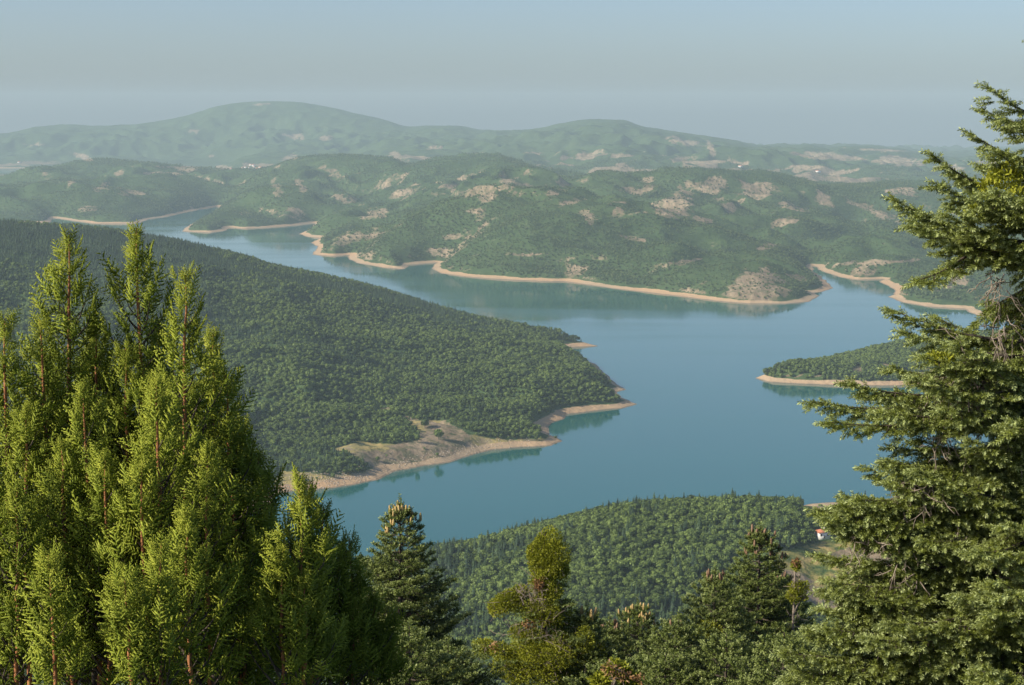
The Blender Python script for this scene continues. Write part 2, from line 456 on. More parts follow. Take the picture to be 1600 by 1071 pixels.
def pick(px, py, y0=900, y1=14500):
    """where the line of sight meets the land"""
    u, s = ray(px, py)
    Y = np.geomspace(y0, y1, 4000)
    g = zlerp(u * Y, Y); l = H + s * Y
    k = np.argmax(g >= l)
    if g[k] < l[k]: k = len(Y) - 1
    return np.array([u * Y[k], Y[k], g[k]])

# --- land cover
PX, PY = proj(XX, YY, Z)
def in_poly(poly, px, py):
    ins = np.zeros(px.shape, bool)
    for k in range(len(poly)):
        ax, ay = poly[k]; bx, by = poly[(k + 1) % len(poly)]
        c = ((py >= ay) != (py >= by))
        ins ^= c & (px < ax + (py - ay) * (bx - ax) / ((by - ay) if by != ay else 1e-9))
    return ins
bare = np.zeros(SZ); grass = np.zeros(SZ)
nz1 = fbm(XX, YY, 130, 4, 77); nz2 = fbm(XX, YY, 45, 3, 88); nzw = fbm(XX, YY, 170, 4, 79)
def blob(px, py, rx, ry, ang=0, mass=4, s=1.0, y0=0, y1=1e9, rag=0.9):
    c, n = math.cos(math.radians(ang)), math.sin(math.radians(ang))
    x0, x1 = px - rx * 2.2 - 20, px + rx * 2.2 + 20
    m = (PX > x0) & (PX < x1) & (np.abs(PY - py) < max(rx, ry) * 2.2 + 12) & (MASS == mass) & (YY > y0) & (YY < y1)
    dx, dy = PX[m] - px, PY[m] - py
    a = (dx * c + dy * n) / rx; b = (-dx * n + dy * c) / ry
    a = a + 0.9 * rag * nz1[m]; b = b + 0.9 * rag * nzw[m]
    v = 1.05 - np.sqrt(a*a + b*b) + 1.5 * rag * nz1[m] + 1.1 * rag * nz2[m]
    bare[m] = np.maximum(bare[m], s * sstep(-0.35, 0.55, v))
# bare, eroded patches on the far hills: place, half sizes, tilt
for q in [(570, 368, 34, 8, -8), (745, 302, 38, 12, 12), (800, 288, 26, 12, 20), (640, 300, 20, 6, -20), (585, 338, 22, 8, -10), (530, 275, 14, 8, 40), (432, 292, 8, 14, -20),
          (470, 290, 12, 6, 30), (700, 372, 22, 5, 0), (690, 398, 30, 8, 20), (560, 400, 14, 6, 0), (905, 425, 26, 10, 0), (820, 398, 60, 3, 0), (965, 330, 16, 9, 50), (1050, 318, 38, 22, -25), (1000, 296, 26, 9, -20),
          (1180, 300, 30, 16, -10), (1110, 290, 26, 10, 0), (1240, 325, 30, 6, 20), (1290, 315, 26, 8, 20), (1370, 330, 40, 8, 25), (1190, 447, 52, 24, 0), (1240, 432, 26, 9, 10),
          (1345, 412, 42, 4, -4), (1350, 425, 38, 7, 0), (1410, 408, 30, 3, -5), (1500, 430, 16, 10, 20), (1480, 452, 20, 8, 0), (1410, 300, 22, 7, 0), (1225, 345, 20, 5, -10), (880, 318, 30, 6, -10), (920, 345, 14, 10, 60),
          (600, 330, 10, 5, 0), (520, 268, 20, 5, 15), (110, 288, 14, 6, -25), (70, 268, 10, 6, -30), (205, 300, 22, 5, 10), (160, 296, 14, 4, 5), (135, 325, 16, 5, 0), (300, 325, 8, 4, 0), (430, 332, 44, 7, 15), (460, 328, 20, 5, 25),
          (380, 333, 12, 5, 10), (1080, 408, 22, 4, -10), (1100, 345, 14, 5, 0), (1210, 380, 16, 5, -20), (985, 372, 20, 5, 15), (870, 300, 20, 7, -20), (740, 330, 18, 5, 0)]:
    blob(*q, mass=4, y0=3000, y1=9200, s=0.74 if q[0] > 880 else 0.60)
nf = fbm(XX, YY, 260, 4, 99)
m = (MASS == 4) & (YY > 7300) & (YY < 11600)
fld = sstep(790, 860, PX) * (1 - sstep(1330, 1420, PX)) * sstep(228 + (PX - 850) * .06, 240 + (PX - 850) * .06, PY) * (1 - sstep(285, 300, PY))
bare[m] = np.maximum(bare[m], (fld * sstep(0.02, 0.10, nf))[m])
for q in [(1070, 222, 30, 5, 8), (1110, 232, 14, 6, 60), (1160, 217, 50, 2, 8), (1300, 245, 60, 5, 5), (1400, 252, 40, 7, 5), (1380, 235, 40, 2, 3), (510, 216, 13, 4, 0), (460, 211, 18, 2.5, 0), (465, 216, 12, 2.5, 0), (410, 163, 12, 2, 0),
          (305, 205, 14, 2, 5), (125, 244, 24, 4, 22), (60, 226, 20, 2, 0), (330, 245, 8, 3, 0), (450, 247, 16, 4, -10), (600, 252, 36, 7, 0), (620, 243, 14, 4, 30), (690, 250, 60, 3, 5), (400, 258, 24, 4, 0), (40, 256, 60, 3, -3), (270, 261, 45, 1.6, 0),
          (680, 230, 14, 3, 0), (350, 262, 14, 4, 0), (740, 242, 26, 3, 0), (190, 272, 10, 4, 0), (260, 272, 34, 3, 0), (290, 265, 20, 3, 0), (1480, 262, 30, 4, 5), (1540, 255, 30, 4, 5)]:
    blob(*q, mass=4, y0=7600, y1=14400, s=0.9, rag=0.6)
for q in [(545, 640, 7, 3), (650, 617, 9, 3), (605, 640, 7, 3), (440, 640, 6, 4), (480, 655, 6, 3), (640, 654, 14, 4)]: blob(*q, mass=2, s=0.9, rag=.4)
for q in [(1342, 580, 9, 5), (1385, 572, 10, 4), (1250, 588, 40, 3), (1430, 585, 30, 5)]: blob(*q, mass=3, s=0.8, rag=.8)
_zy = np.gradient(Z, axis=0) / np.gradient(YR)[:, None]; _zx = np.gradient(Z, axis=1) / (np.gradient(U)[None, :] * YR[:, None])
slope = np.sqrt(_zx**2 + _zy**2); west = -_zx * -1.0
m = (MASS == 4) & (YY < 9500)
ero = sstep(0.58, 0.98, slope + 0.30 * nz1 + 0.22 * nzw + 0.25 * np.clip(_zx, -.3, .4)) * sstep(-.12, .2, fbm(XX, YY, 900, 3, 123) + .15 * sstep(500, 900, PX))
bare[m] = np.maximum(bare[m], 0.62 * ero[m])
CLEAR_B = [(395, 815), (423, 768), (440, 750), (520, 755), (572, 746), (582, 734), (550, 708), (518, 702), (560, 691), (612, 694), (652, 688), (655, 673), (640, 659), (690, 656), (715, 668), (745, 681),
           (790, 687), (845, 684), (890, 690), (860, 705), (700, 735), (620, 750), (560, 770), (440, 810)]
CLEAR_B[2:6] = [(438, 736), (515, 742), (566, 740), (582, 732)]
mB = (MASS == 2) & in_poly(CLEAR_B, PX + 6 * nz2, PY + 4 * nz1)
bare[mB] = np.maximum(bare[mB], 0.75)
gB = mB & (nz1 + 0.4 * nz2 > -0.12)
grass[gB] = 0.85
CLEAR_A = [(1195, 862), (1245, 857), (1290, 846), (1340, 842), (1385, 852), (1402, 880), (1380, 915), (1395, 950), (1350, 972), (1320, 968), (1275, 955), (1245, 930), (1200, 890)]
mA = (MASS == 1) & (YY > 900) & in_poly(CLEAR_A, PX + 5 * nz2, PY + 4 * nz1)
bare[mA] = 0.8
gA = mA & ((PY < 893 + 16 * nz1 - 0.32 * (PX - 1200)) | (PY > 915 - .2 * (PX - 1250) + 14 * nz1) & (nz2 > -0.05) | (nz2 > 0.25))
grass[gA] = 0.8; bare[gA] = 0.15
SHORE_A = [(1245, 806), (1262, 783), (1420, 776), (1500, 790), (1420, 812), (1300, 812)]
mS = (MASS == 1) & in_poly(SHORE_A, PX, PY + 3 * nz1) & (YY > 1300)
bare[mS] = 0.8

# --- terrain mesh
nr, nc = SZ
ii = (np.arange(nr - 1)[:, None] * nc + np.arange(nc - 1)[None, :])
quads = np.stack([ii, ii + 1, ii + nc + 1, ii + nc], -1).reshape(-1, 4)

mT, N, L, P = new_mat("land_cover")
geo = N.new("ShaderNodeNewGeometry"); pos = geo.outputs["Position"]
sep = N.new("ShaderNodeSeparateXYZ"); L.new(pos, sep.inputs[0])
nA = noise(N, L, 1/14.0, 5, pos, 0.65); nB = noise(N, L, 1/70.0, 5, pos, 0.6); nC = noise(N, L, 1/420.0, 5, pos, 0.55)
n10 = noise(N, L, 1/2.6, 3, pos, 0.6)
def attr(nm):
    a = N.new("ShaderNodeAttribute"); a.attribute_name = nm; return a.outputs["Fac"]
fr = ramp(N, [(0.30, (0.026, 0.052, 0.020)), (0.52, (0.052, 0.086, 0.032)), (0.72, (0.095, 0.125, 0.05))])
fmix = math_n(N, L, 'ADD', math_n(N, L, 'MULTIPLY', nA.outputs["Fac"], 0.55), math_n(N, L, 'ADD', math_n(N, L, 'MULTIPLY', nB.outputs["Fac"], 0.25), math_n(N, L, 'MULTIPLY', nC.outputs["Fac"], 0.22)))
L.new(fmix, fr.inputs[0])
br = ramp(N, [(0.36, (0.16, 0.12, 0.08)), (0.5, (0.25, 0.19, 0.128)), (0.62, (0.36, 0.275, 0.185))])
mps = N.new("ShaderNodeMapping"); mps.inputs["Scale"].default_value = (1/9, 1/75, 1/25); mps.inputs["Rotation"].default_value = (0, 0, 0.35); L.new(pos, mps.inputs["Vector"])
nS = noise(N, L, 1.0, 3, mps.outputs[0], 0.6)
L.new(math_n(N, L, 'ADD', math_n(N, L, 'MULTIPLY', nB.outputs["Fac"], 0.45), math_n(N, L, 'MULTIPLY', nS.outputs["Fac"], 0.55)), br.inputs[0])
# shrubs dotting the bare slopes
dots = math_n(N, L, 'MULTIPLY', math_n(N, L, 'SUBTRACT', nA.outputs["Fac"], 0.50), 14, clamp=True)
b_edge = math_n(N, L, 'ADD', attr("bare"), math_n(N, L, 'ADD', math_n(N, L, 'MULTIPLY', math_n(N, L, 'SUBTRACT', nA.outputs["Fac"], 0.5), 1.5), math_n(N, L, 'MULTIPLY', math_n(N, L, 'SUBTRACT', nB.outputs["Fac"], 0.5), 1.3)))
bf = math_n(N, L, 'MULTIPLY', math_n(N, L, 'SUBTRACT', b_edge, 0.38), 6, clamp=True)
bare_c = mixc(N, L, math_n(N, L, 'MULTIPLY', dots, 0.6), br.outputs[0], (0.08, 0.10, 0.045))
col = mixc(N, L, bf, fr.outputs[0], bare_c)
gr = ramp(N, [(0.38, (0.12, 0.17, 0.035)), (0.5, (0.28, 0.25, 0.08)), (0.62, (0.46, 0.34, 0.14))]); L.new(nA.outputs["Fac"], gr.inputs[0])
gfac = math_n(N, L, 'MULTIPLY', attr("grass"), math_n(N, L, 'MULTIPLY', math_n(N, L, 'SUBTRACT', nA.outputs["Fac"], 0.35), 5, clamp=True))
col = mixc(N, L, gfac, col, gr.outputs[0])
# drawn-down shore: pale sand and stones below the tree line
sr = ramp(N, [(0.32, (0.40, 0.30, 0.20)), (0.45, (0.52, 0.37, 0.225)), (0.57, (0.56, 0.36, 0.20)), (0.70, (0.43, 0.35, 0.25))])
L.new(nC.outputs["Fac"], sr.inputs[0])
st = mixc(N, L, math_n(N, L, 'MULTIPLY', n10.outputs["Fac"], 0.35), sr.outputs[0], (0.25, 0.20, 0.15))
lim = math_n(N, L, 'ADD', -1.2, math_n(N, L, 'ADD', math_n(N, L, 'MULTIPLY', nB.outputs["Fac"], 7.0), math_n(N, L, 'MULTIPLY', nC.outputs["Fac"], 5.0)))
sf = math_n(N, L, 'MULTIPLY', math_n(N, L, 'SUBTRACT', lim, sep.outputs["Z"]), 1.4, clamp=True)
stp = math_n(N, L, 'SINE', math_n(N, L, 'ADD', math_n(N, L, 'MULTIPLY', sep.outputs["Z"], 7.5), math_n(N, L, 'MULTIPLY', nA.outputs["Fac"], 5)))
st = mixc(N, L, math_n(N, L, 'MULTIPLY', math_n(N, L, 'ADD', stp, 1), 0.16), st, (0.17, 0.13, 0.10))
col = mixc(N, L, sf, col, st)
wet = math_n(N, L, 'MULTIPLY', math_n(N, L, 'SUBTRACT', 0.9, sep.outputs["Z"]), 1.6, clamp=True)
col = mixc(N, L, math_n(N, L, 'MULTIPLY', wet, 0.75), col, (0.17, 0.14, 0.11))
L.new(col, P.inputs["Base Color"]); P.inputs["Roughness"].default_value = 0.95
P.inputs["Specular IOR Level"].default_value = 0.05
bp = N.new("ShaderNodeBump"); bp.inputs["Strength"].default_value = 1.0; bp.inputs["Distance"].default_value = 3.0
L.new(nA.outputs["Fac"], bp.inputs["Height"]); L.new(bp.outputs[0], P.inputs["Normal"])
mB_ = None
hills = mesh_np("hills", np.stack([XX, YY, Z], -1).reshape(-1, 3), [quads], [mT], None, {"bare": bare.ravel(), "grass": grass.ravel()}, smooth=True)
tag(hills, kind="structure")

# --- lake
mW, N, L, P = new_mat("lake_water")
geo = N.new("ShaderNodeNewGeometry")
mp = N.new("ShaderNodeMapping"); mp.inputs["Scale"].default_value = (1/700, 1/130, 1); L.new(geo.outputs["Position"], mp.inputs["Vector"])
nW = noise(N, L, 1.0, 4, mp.outputs[0], 0.5)
rw = ramp(N, [(0.3, (0.008, 0.094, 0.092)), (0.7, (0.010, 0.104, 0.102))]); L.new(nW.outputs["Fac"], rw.inputs[0])
L.new(rw.outputs[0], P.inputs["Base Color"])
rr = N.new("ShaderNodeMapRange"); rr.inputs[1].default_value = 0.35; rr.inputs[2].default_value = 0.7; rr.inputs[3].default_value = 0.03; rr.inputs[4].default_value = 0.13
L.new(nW.outputs["Fac"], rr.inputs[0]); L.new(rr.outputs[0], P.inputs["Roughness"])
P.inputs["IOR"].default_value = 1.33
nr2 = noise(N, L, 0.5, 2, geo.outputs["Position"])
bw = N.new("ShaderNodeBump"); bw.inputs["Strength"].default_value = 0.05; bw.inputs["Distance"].default_value = 0.15
L.new(nr2.outputs["Fac"], bw.inputs["Height"]); L.new(bw.outputs[0], P.inputs["Normal"])
lake = mesh_np("lake", np.array([(-14000, 900, 0), (14000, 900, 0), (14000, 17400, 0), (-14000, 17400, 0)]), [np.array([[0, 1, 2, 3]])], [mW])
tag(lake, kind="structure")

# ------------------------------------------------------------------ small trees of the hillsides
def ico(sub):
    import bmesh
    bm = bmesh.new(); bmesh.ops.create_icosphere(bm, subdivisions=sub, radius=1)
    V = np.array([v.co[:] for v in bm.verts]); Fc = np.array([[v.index for v in f.verts] for f in bm.faces]); bm.free()
    return V, Fc

def broad_crown(seed, leaves, core=2, r=2.7, h=5.6):
    g = np.random.default_rng(seed); b = MB()
    V, Fc = ico(core)
    lobes = g.normal(size=(7, 3)); lobes /= np.linalg.norm(lobes, axis=1)[:, None]; lobes[:, 2] = np.abs(lobes[:, 2]) * .8
    def shape(D):
        k = np.max(np.clip(D @ lobes.T, 0, 1) ** 5, axis=1)
        return (0.74 + 0.34 * k)
    s = shape(V); C = np.array([0, 0, h * .58]); R = np.array([r, r, h * .44])
    b.add(V * s[:, None] * R * 0.80 + C, Fc, 0.16 + 0.2 * s)
    if leaves:
        D = g.normal(size=(leaves, 3)); D[:, 2] += 0.25; D /= np.linalg.norm(D, axis=1)[:, None]
        p = D * shape(D)[:, None] * R * g.uniform(.86, 1.13, (leaves, 1)) + C
        n = D + g.normal(size=D.shape) * .55
        Mx = frames(n, g.normal(size=D.shape))
        sz = g.uniform(.45, 1.0, leaves) * r / 2.7
        TV = np.array([(-.5, -.4, 0), (.5, -.5, .1), (.35, .5, 0), (-.45, .45, .12)])
        b.stamp(TV, np.array([[0, 1, 2, 3]]), np.zeros(4), Mx * sz[:, None, None], p, g.uniform(.15, .9, leaves) + .12 * D[:, 2])
    return b

def conif_crown(seed, rows, per, r=1.9, h=8.0):
    g = np.random.default_rng(seed); b = MB()
    n = 8; an = np.arange(n) * 2 * math.pi / n
    Vc = [(math.cos(a) * r * .55, math.sin(a) * r * .55, h * .08) for a in an] + [(0, 0, h * .95)]
    b.add(Vc, np.array([(i, (i + 1) % n, n) for i in range(n)]), 0.2)
    for k in range(rows):
        t = (k + .5) / rows; z = h * (.08 + .9 * t); rad = r * (1 - t) ** .85 * g.uniform(.8, 1.15)
        for j in range(max(3, int(per * (1 - t * .6)))):
            a = g.uniform(0, 2 * math.pi); rr_ = rad * g.uniform(.7, 1.2) + .1
            ca, sa = math.cos(a), math.sin(a); wd = .30 * r / 1.9 * g.uniform(.8, 1.4)
            z0 = z + g.uniform(-.2, .2) * h / rows
            tip = np.array([ca * rr_, sa * rr_, z0 - rr_ * .22]); base = np.array([0, 0, z0 + .28 * h / rows * 1.3])
            sd = np.array([-sa, ca, 0]) * wd; md = tip * .55 + base * .45
            b.add([base, md - sd, tip, md + sd], [np.array([(0, 1, 2, 3)])], g.uniform(.3, .75))
    return b

def add_trunk(b, h, r):
    b.tube([(0, 0, -.5), (0.05, 0, h * .5), (0, 0.03, h)], [r, r * .8, r * .45], 5, 0.0)

protos = {"broad": [], "conif": [], "scrub": []}
pc = {}
for kind in protos:
    pc[kind] = bpy.data.collections.new("kinds_of_" + kind)
crown_meshes = {"broad": [], "conif": []}
tb = MB(); add_trunk(tb, 3.4, .22); trunk_me = {"broad": tb}
def me_of(b, name, mats):
    V = np.concatenate(b.V); F_ = [np.concatenate(b.F[k]) for k in sorted(b.F)]
    return mesh_np(name, V, F_, mats, False, {"tint": np.concatenate(b.T)})
for k in range(6):
    b = broad_crown(100 + k, 130, r=2.5 + .25 * (k % 3), h=4.8 + .75 * (k % 4))
    crown_meshes["broad"].append(me_of(b, "crown", [M_BROAD]))
for k in range(4):
    b = conif_crown(200 + k, 9, 10, r=2.3 + .25 * (k % 2), h=6.8 + .6 * k)
    crown_meshes["conif"].append(me_of(b, "crown", [M_CONIF]))
b = MB(); add_trunk(b, 3.0, .2); TR_B = me_of(b, "trunk", [M_BARK])
b = MB(); add_trunk(b, 7.0, .18); TR_C = me_of(b, "trunk", [M_BARK])
for k, me in enumerate(crown_meshes["broad"]):
    o = bpy.data.objects.new("a%02d" % k, me); pc["broad"].objects.link(o)
for k, me in enumerate(crown_meshes["conif"]):
    o = bpy.data.objects.new("a%02d" % k, me); pc["conif"].objects.link(o)
for k in range(5):
    b = broad_crown(300 + k, 26, core=1, r=2.6, h=4.6)
    o = bpy.data.objects.new("a%02d" % k, me_of(b, "scrub", [M_SCRUB])); pc["scrub"].objects.link(o)
b = conif_crown(330, 4, 6, r=1.9, h=7.5)
pc["farcon"] = bpy.data.collections.new("kinds_of_far_conifer")
o = bpy.data.objects.new("a00", me_of(b, "far_conifer", [M_CONIF])); pc["farcon"].objects.link(o)
o = bpy.data.objects.new("a01", me_of(conif_crown(331, 4, 6, r=2.1, h=6.6), "far_conifer", [M_CONIF])); pc["farcon"].objects.link(o)

def scatter(name, pts, rot, scl, coll, npick, label, cat):
    me = bpy.data.meshes.new(name); me.vertices.add(len(pts)); me.vertices.foreach_set("co", np.ascontiguousarray(pts, dtype=np.float32).ravel())
    a = me.attributes.new("rot", 'FLOAT', 'POINT'); a.data.foreach_set("value", rot.astype(np.float32))
    a = me.attributes.new("scl", 'FLOAT', 'POINT'); a.data.foreach_set("value", scl.astype(np.float32))
    a = me.attributes.new("sel", 'INT', 'POINT'); a.data.foreach_set("value", (np.arange(len(pts)) * 7919 % npick).astype(np.int32))
    o = bpy.data.objects.new(name, me); S.collection.objects.link(o)
    g = bpy.data.node_groups.new(name + "_scatter", 'GeometryNodeTree')
    g.interface.new_socket("Geometry", in_out='INPUT', socket_type='NodeSocketGeometry')
    g.interface.new_socket("Geometry", in_out='OUTPUT', socket_type='NodeSocketGeometry')
    n = g.nodes; i = n.new("NodeGroupInput"); q = n.new("NodeGroupOutput")
    ip = n.new("GeometryNodeInstanceOnPoints"); ci = n.new("GeometryNodeCollectionInfo")
    ci.inputs[0].default_value = coll; ci.inputs[1].default_value = True; ci.inputs[2].default_value = True
    def na(nm, ty):
        x = n.new("GeometryNodeInputNamedAttribute"); x.data_type = ty; x.inputs[0].default_value = nm; return x.outputs[0]
    cx = n.new("ShaderNodeCombineXYZ"); g.links.new(na("rot", 'FLOAT'), cx.inputs[2])
    g.links.new(i.outputs[0], ip.inputs["Points"]); g.links.new(ci.outputs[0], ip.inputs["Instance"])
    ip.inputs["Pick Instance"].default_value = True
    g.links.new(na("sel", 'INT'), ip.inputs["Instance Index"])
    g.links.new(cx.outputs[0], ip.inputs["Rotation"]); g.links.new(na("scl", 'FLOAT'), ip.inputs["Scale"])
    g.links.new(ip.outputs[0], q.inputs[0])
    md = o.modifiers.new("scatter", 'NODES'); md.node_group = g
    return tag(o, label, cat, kind="stuff")

def candidates(u0, u1, y0, y1, spacing, grow=0.0):
    """jittered points with a spacing (m) that grows with distance"""
    out = []
    y = y0
    while y < y1:
        s = spacing * (1 + grow * (y - y0) / y0)
        n = int((u1 - u0) * y / s)
        x = (u0 + (np.arange(n) + rng.uniform(-.48, .48, n) + .5) * (u1 - u0) / n) * y
        out.append(np.stack([x, y + rng.uniform(-.48, .48, n) * s], -1)); y += s
    return np.concatenate(out)

def sample(G, x, y):
    i = np.clip(np.searchsorted(YR, y), 0, len(YR) - 1); j = np.clip(np.searchsorted(U, x / y), 0, len(U) - 1)
    return G[i, j]

def forest_on(mass, c, zmin=5.2):
    z = zlerp(c[:, 0], c[:, 1])
    edge = zmin + 1.6 * fbm(c[:, 0], c[:, 1], 60, 2, 5)
    ok = (sample(MASS, c[:, 0], c[:, 1]) == mass) & (z > edge)
    b = sample(bare, c[:, 0], c[:, 1]); g = sample(grass, c[:, 0], c[:, 1])
    ok &= (rng.uniform(size=len(c)) > b * (1.15 if mass != 4 else .92)) & (rng.uniform(size=len(c)) > g * 1.1)
    px, py = proj(c[:, 0], c[:, 1], z)
    return ok, z, px, py

UV = 0.31
broad_p, broad_s, con_p, con_s = [], [], [], []
# near hill
c = candidates(-UV, UV, 960, 1630, 3.4)
ok, z, px, py = forest_on(1, c)
ok &= ~(in_poly(CLEAR_A, px, py)) & ~(in_poly(SHORE_A, px, py) & (rng.uniform(size=len(c)) > .12))
cn = fbm(c[:, 0], c[:, 1], 60, 3, 61) + 0.22 * sstep(1150, 1050, c[:, 1]) - 0.12 + 0.5 * sstep(900, 650, px) * sstep(1150, 1230, c[:, 1])
isc = (cn + rng.uniform(-.42, .42, len(c)) > 0.33)
sc = (.50 + .75 * rng.uniform(0, 1, len(c)) ** 1.5) * np.where(isc, rng.uniform(.9, 1.3, len(c)), .93)
pA = np.column_stack([c, z]); A_ok, A_c, A_s = ok, isc, sc
A_ok &= ~((np.abs(px - 1285) < 15) & (py > 830) & (py < 852))
A_px, A_py = px, py
# peninsula on the left
c = candidates(-UV - .02, 0.09, 1420, 3350, 4.0, 0.2)
ok, z, px, py = forest_on(2, c, 6.0)
ok &= ~(in_poly(CLEAR_B, px, py) & (rng.uniform(size=len(c)) > .03))
d = fbm(c[:, 0], c[:, 1], 260, 3, 62)
isc = d + rng.uniform(-.35, .35, len(c)) + 0.55 * sstep(560, 60, px) * sstep(620, 480, py) + 0.45 * sstep(2450, 2750, c[:, 1]) > 0.36
sc = 0.55 + .62 * rng.uniform(0, 1, len(c)) ** 1.6 + .14 * sstep(1600, 3000, c[:, 1])
P_ = np.column_stack([c, z])
broad_p.append(P_[ok & ~isc]); broad_s.append(sc[ok & ~isc]); con_p.append(P_[ok & isc]); con_s.append(sc[ok & isc] * rng.uniform(.65, 1.05, (ok & isc).sum()))
# promontory on the right
c = candidates(0.12, UV + .02, 2280, 2900, 5.0)
ok, z, px, py = forest_on(3, c, 4.4)
sc = rng.uniform(.75, 1.25, len(c)); P_ = np.column_stack([c, z])
broad_p.append(P_[ok]); broad_s.append(sc[ok])
# far shore and far hills
c = candidates(-UV, UV, 3300, 8900, 6.6, 0.75)
ok, z, px, py = forest_on(4, c, 6.5)
dn = fbm(c[:, 0], c[:, 1], 330, 4, 71)
ok &= rng.uniform(size=len(c)) < 0.80 + 0.9 * dn
thick = dn + 0.35 * sstep(40, 12, z)
isf = (fbm(c[:, 0], c[:, 1], 420, 4, 73) + rng.uniform(-.2, .2, len(c)) > 0.30)
sc = rng.uniform(.55, 1.25, len(c)) * (1 + 0.15 * (c[:, 1] - 3300) / 3300) * (1 + .6 * np.clip(thick, -.4, .5))
P_ = np.column_stack([c, z])
scatter("far_scrub", P_[ok & ~isf], rng.uniform(0, 6.28, (ok & ~isf).sum()), sc[ok & ~isf], pc["scrub"], 5, "green scrub and low oak woodland covering the hills beyond the lake", "woodland")
scatter("far_conifers", P_[ok & isf], rng.uniform(0, 6.28, (ok & isf).sum()), sc[ok & isf] * .95, pc["farcon"], 2, "dark conifer stands in the folds of the hills beyond the lake", "conifer wood")
print("far trees", ok.sum())

# individuals: the largest-showing trees of the near hill that the foreground leaves open
def fore(px):      # lower limit of what the foreground trees leave open
    return np.interp(px, [560, 640, 690, 700, 760, 800, 830, 900, 910, 940, 1000, 1040, 1090, 1120, 1150, 1190, 1230, 1262, 1300, 1330],
                         [820, 820, 900, 1035, 985, 905, 830, 850, 990, 1020, 950, 1030, 905, 890, 860, 800, 850, 950, 960, 800])
top = A_py - 12
openv = A_ok & (A_px > 672) & (A_px < 1325) & (top < fore(A_px)) & (pA[:, 1] < 1275)
def individuals(mask, n, crowns, trunk, name, label, group, tk):
    idx = np.where(mask)[0]
    idx = idx[np.argsort(pA[idx, 1] / A_s[idx])][:n]
    for q, i in enumerate(idx):
        o = empty(name, pA[i], label, "tree", group)
        o.rotation_euler = (0, 0, rng.uniform(0, 6.28)); s = A_s[i] * rng.uniform(1, 1.12); o.scale = (s, s, s)
        for nm, me in (("trunk", trunk), ("crown", crowns[q % len(crowns)])):
            ch = bpy.data.objects.new(nm, me); S.collection.objects.link(ch); ch.parent = o
    return idx
i1 = individuals(openv & ~A_c, 290, crown_meshes["broad"], TR_B, "broadleaf_tree", "round green broadleaf tree in the near wooded hillside above the valley", "broadleaf trees on the near hillside", 0)
i2 = individuals(openv & A_c, 200, crown_meshes["conif"], TR_C, "conifer_tree", "small dark pointed conifer among the broadleaf trees of the near hillside", "conifers on the near hillside", 1)
rest = A_ok.copy(); rest[i1] = False; rest[i2] = False
broad_p.append(pA[rest & ~A_c]); broad_s.append(A_s[rest & ~A_c]); con_p.append(pA[rest & A_c]); con_s.append(A_s[rest & A_c])
bp_, bs_ = np.concatenate(broad_p), np.concatenate(broad_s); cp_, cs_ = np.concatenate(con_p), np.concatenate(con_s)
print("broad", len(bp_), "conif", len(cp_))
scatter("broadleaf_forest", bp_, rng.uniform(0, 6.28, len(bp_)), bs_, pc["broad"], 6, "dense green broadleaf forest covering the peninsula and hillside by the lake", "forest")
scatter("conifer_forest", cp_, rng.uniform(0, 6.28, len(cp_)), cs_, pc["conif"], 4, "dark conifers scattered thickly through the forest on the slopes", "forest")

def hill_tree(px, py, s, k, name, label, group=None, con=False, y0=900):
    p = pick(px, py, y0)
    o = empty(name, p, label, "tree" if name != "shrub" else "shrub", group); o.scale = (s, s, s); o.rotation_euler = (0, 0, k * 1.7)
    cm = crown_meshes["conif" if con else "broad"]
    for nm, me in (("trunk", TR_C if con else TR_B), ("crown", cm[k % len(cm)])):
        ch = bpy.data.objects.new(nm, me); S.collection.objects.link(ch); ch.parent = o
hill_tree(685, 687, 2.0, 1, "broadleaf_tree", "lone round tree casting its shadow on the dry lakeside clearing", y0=1400)
hill_tree(664, 670, 1.7, 2, "broadleaf_tree", "round tree at the wooded top edge of the lakeside clearing", y0=1400)
hill_tree(652, 692, 1.4, 3, "broadleaf_tree", "rounded bush-like tree on the clearing, left of the lone tree", y0=1400)
for k, (a, b_) in enumerate([(663, 703), (683, 713), (590, 722), (604, 716), (545, 740), (520, 748), (495, 750), (478, 757), (838, 689), (845, 687), (868, 686), (470, 752)]):
    hill_tree(a, b_, .5 + .16 * (k % 3), k, "shrub", "small green shrub on the dry clearing beside the lake", "shrubs on the lakeside clearing", y0=1400)

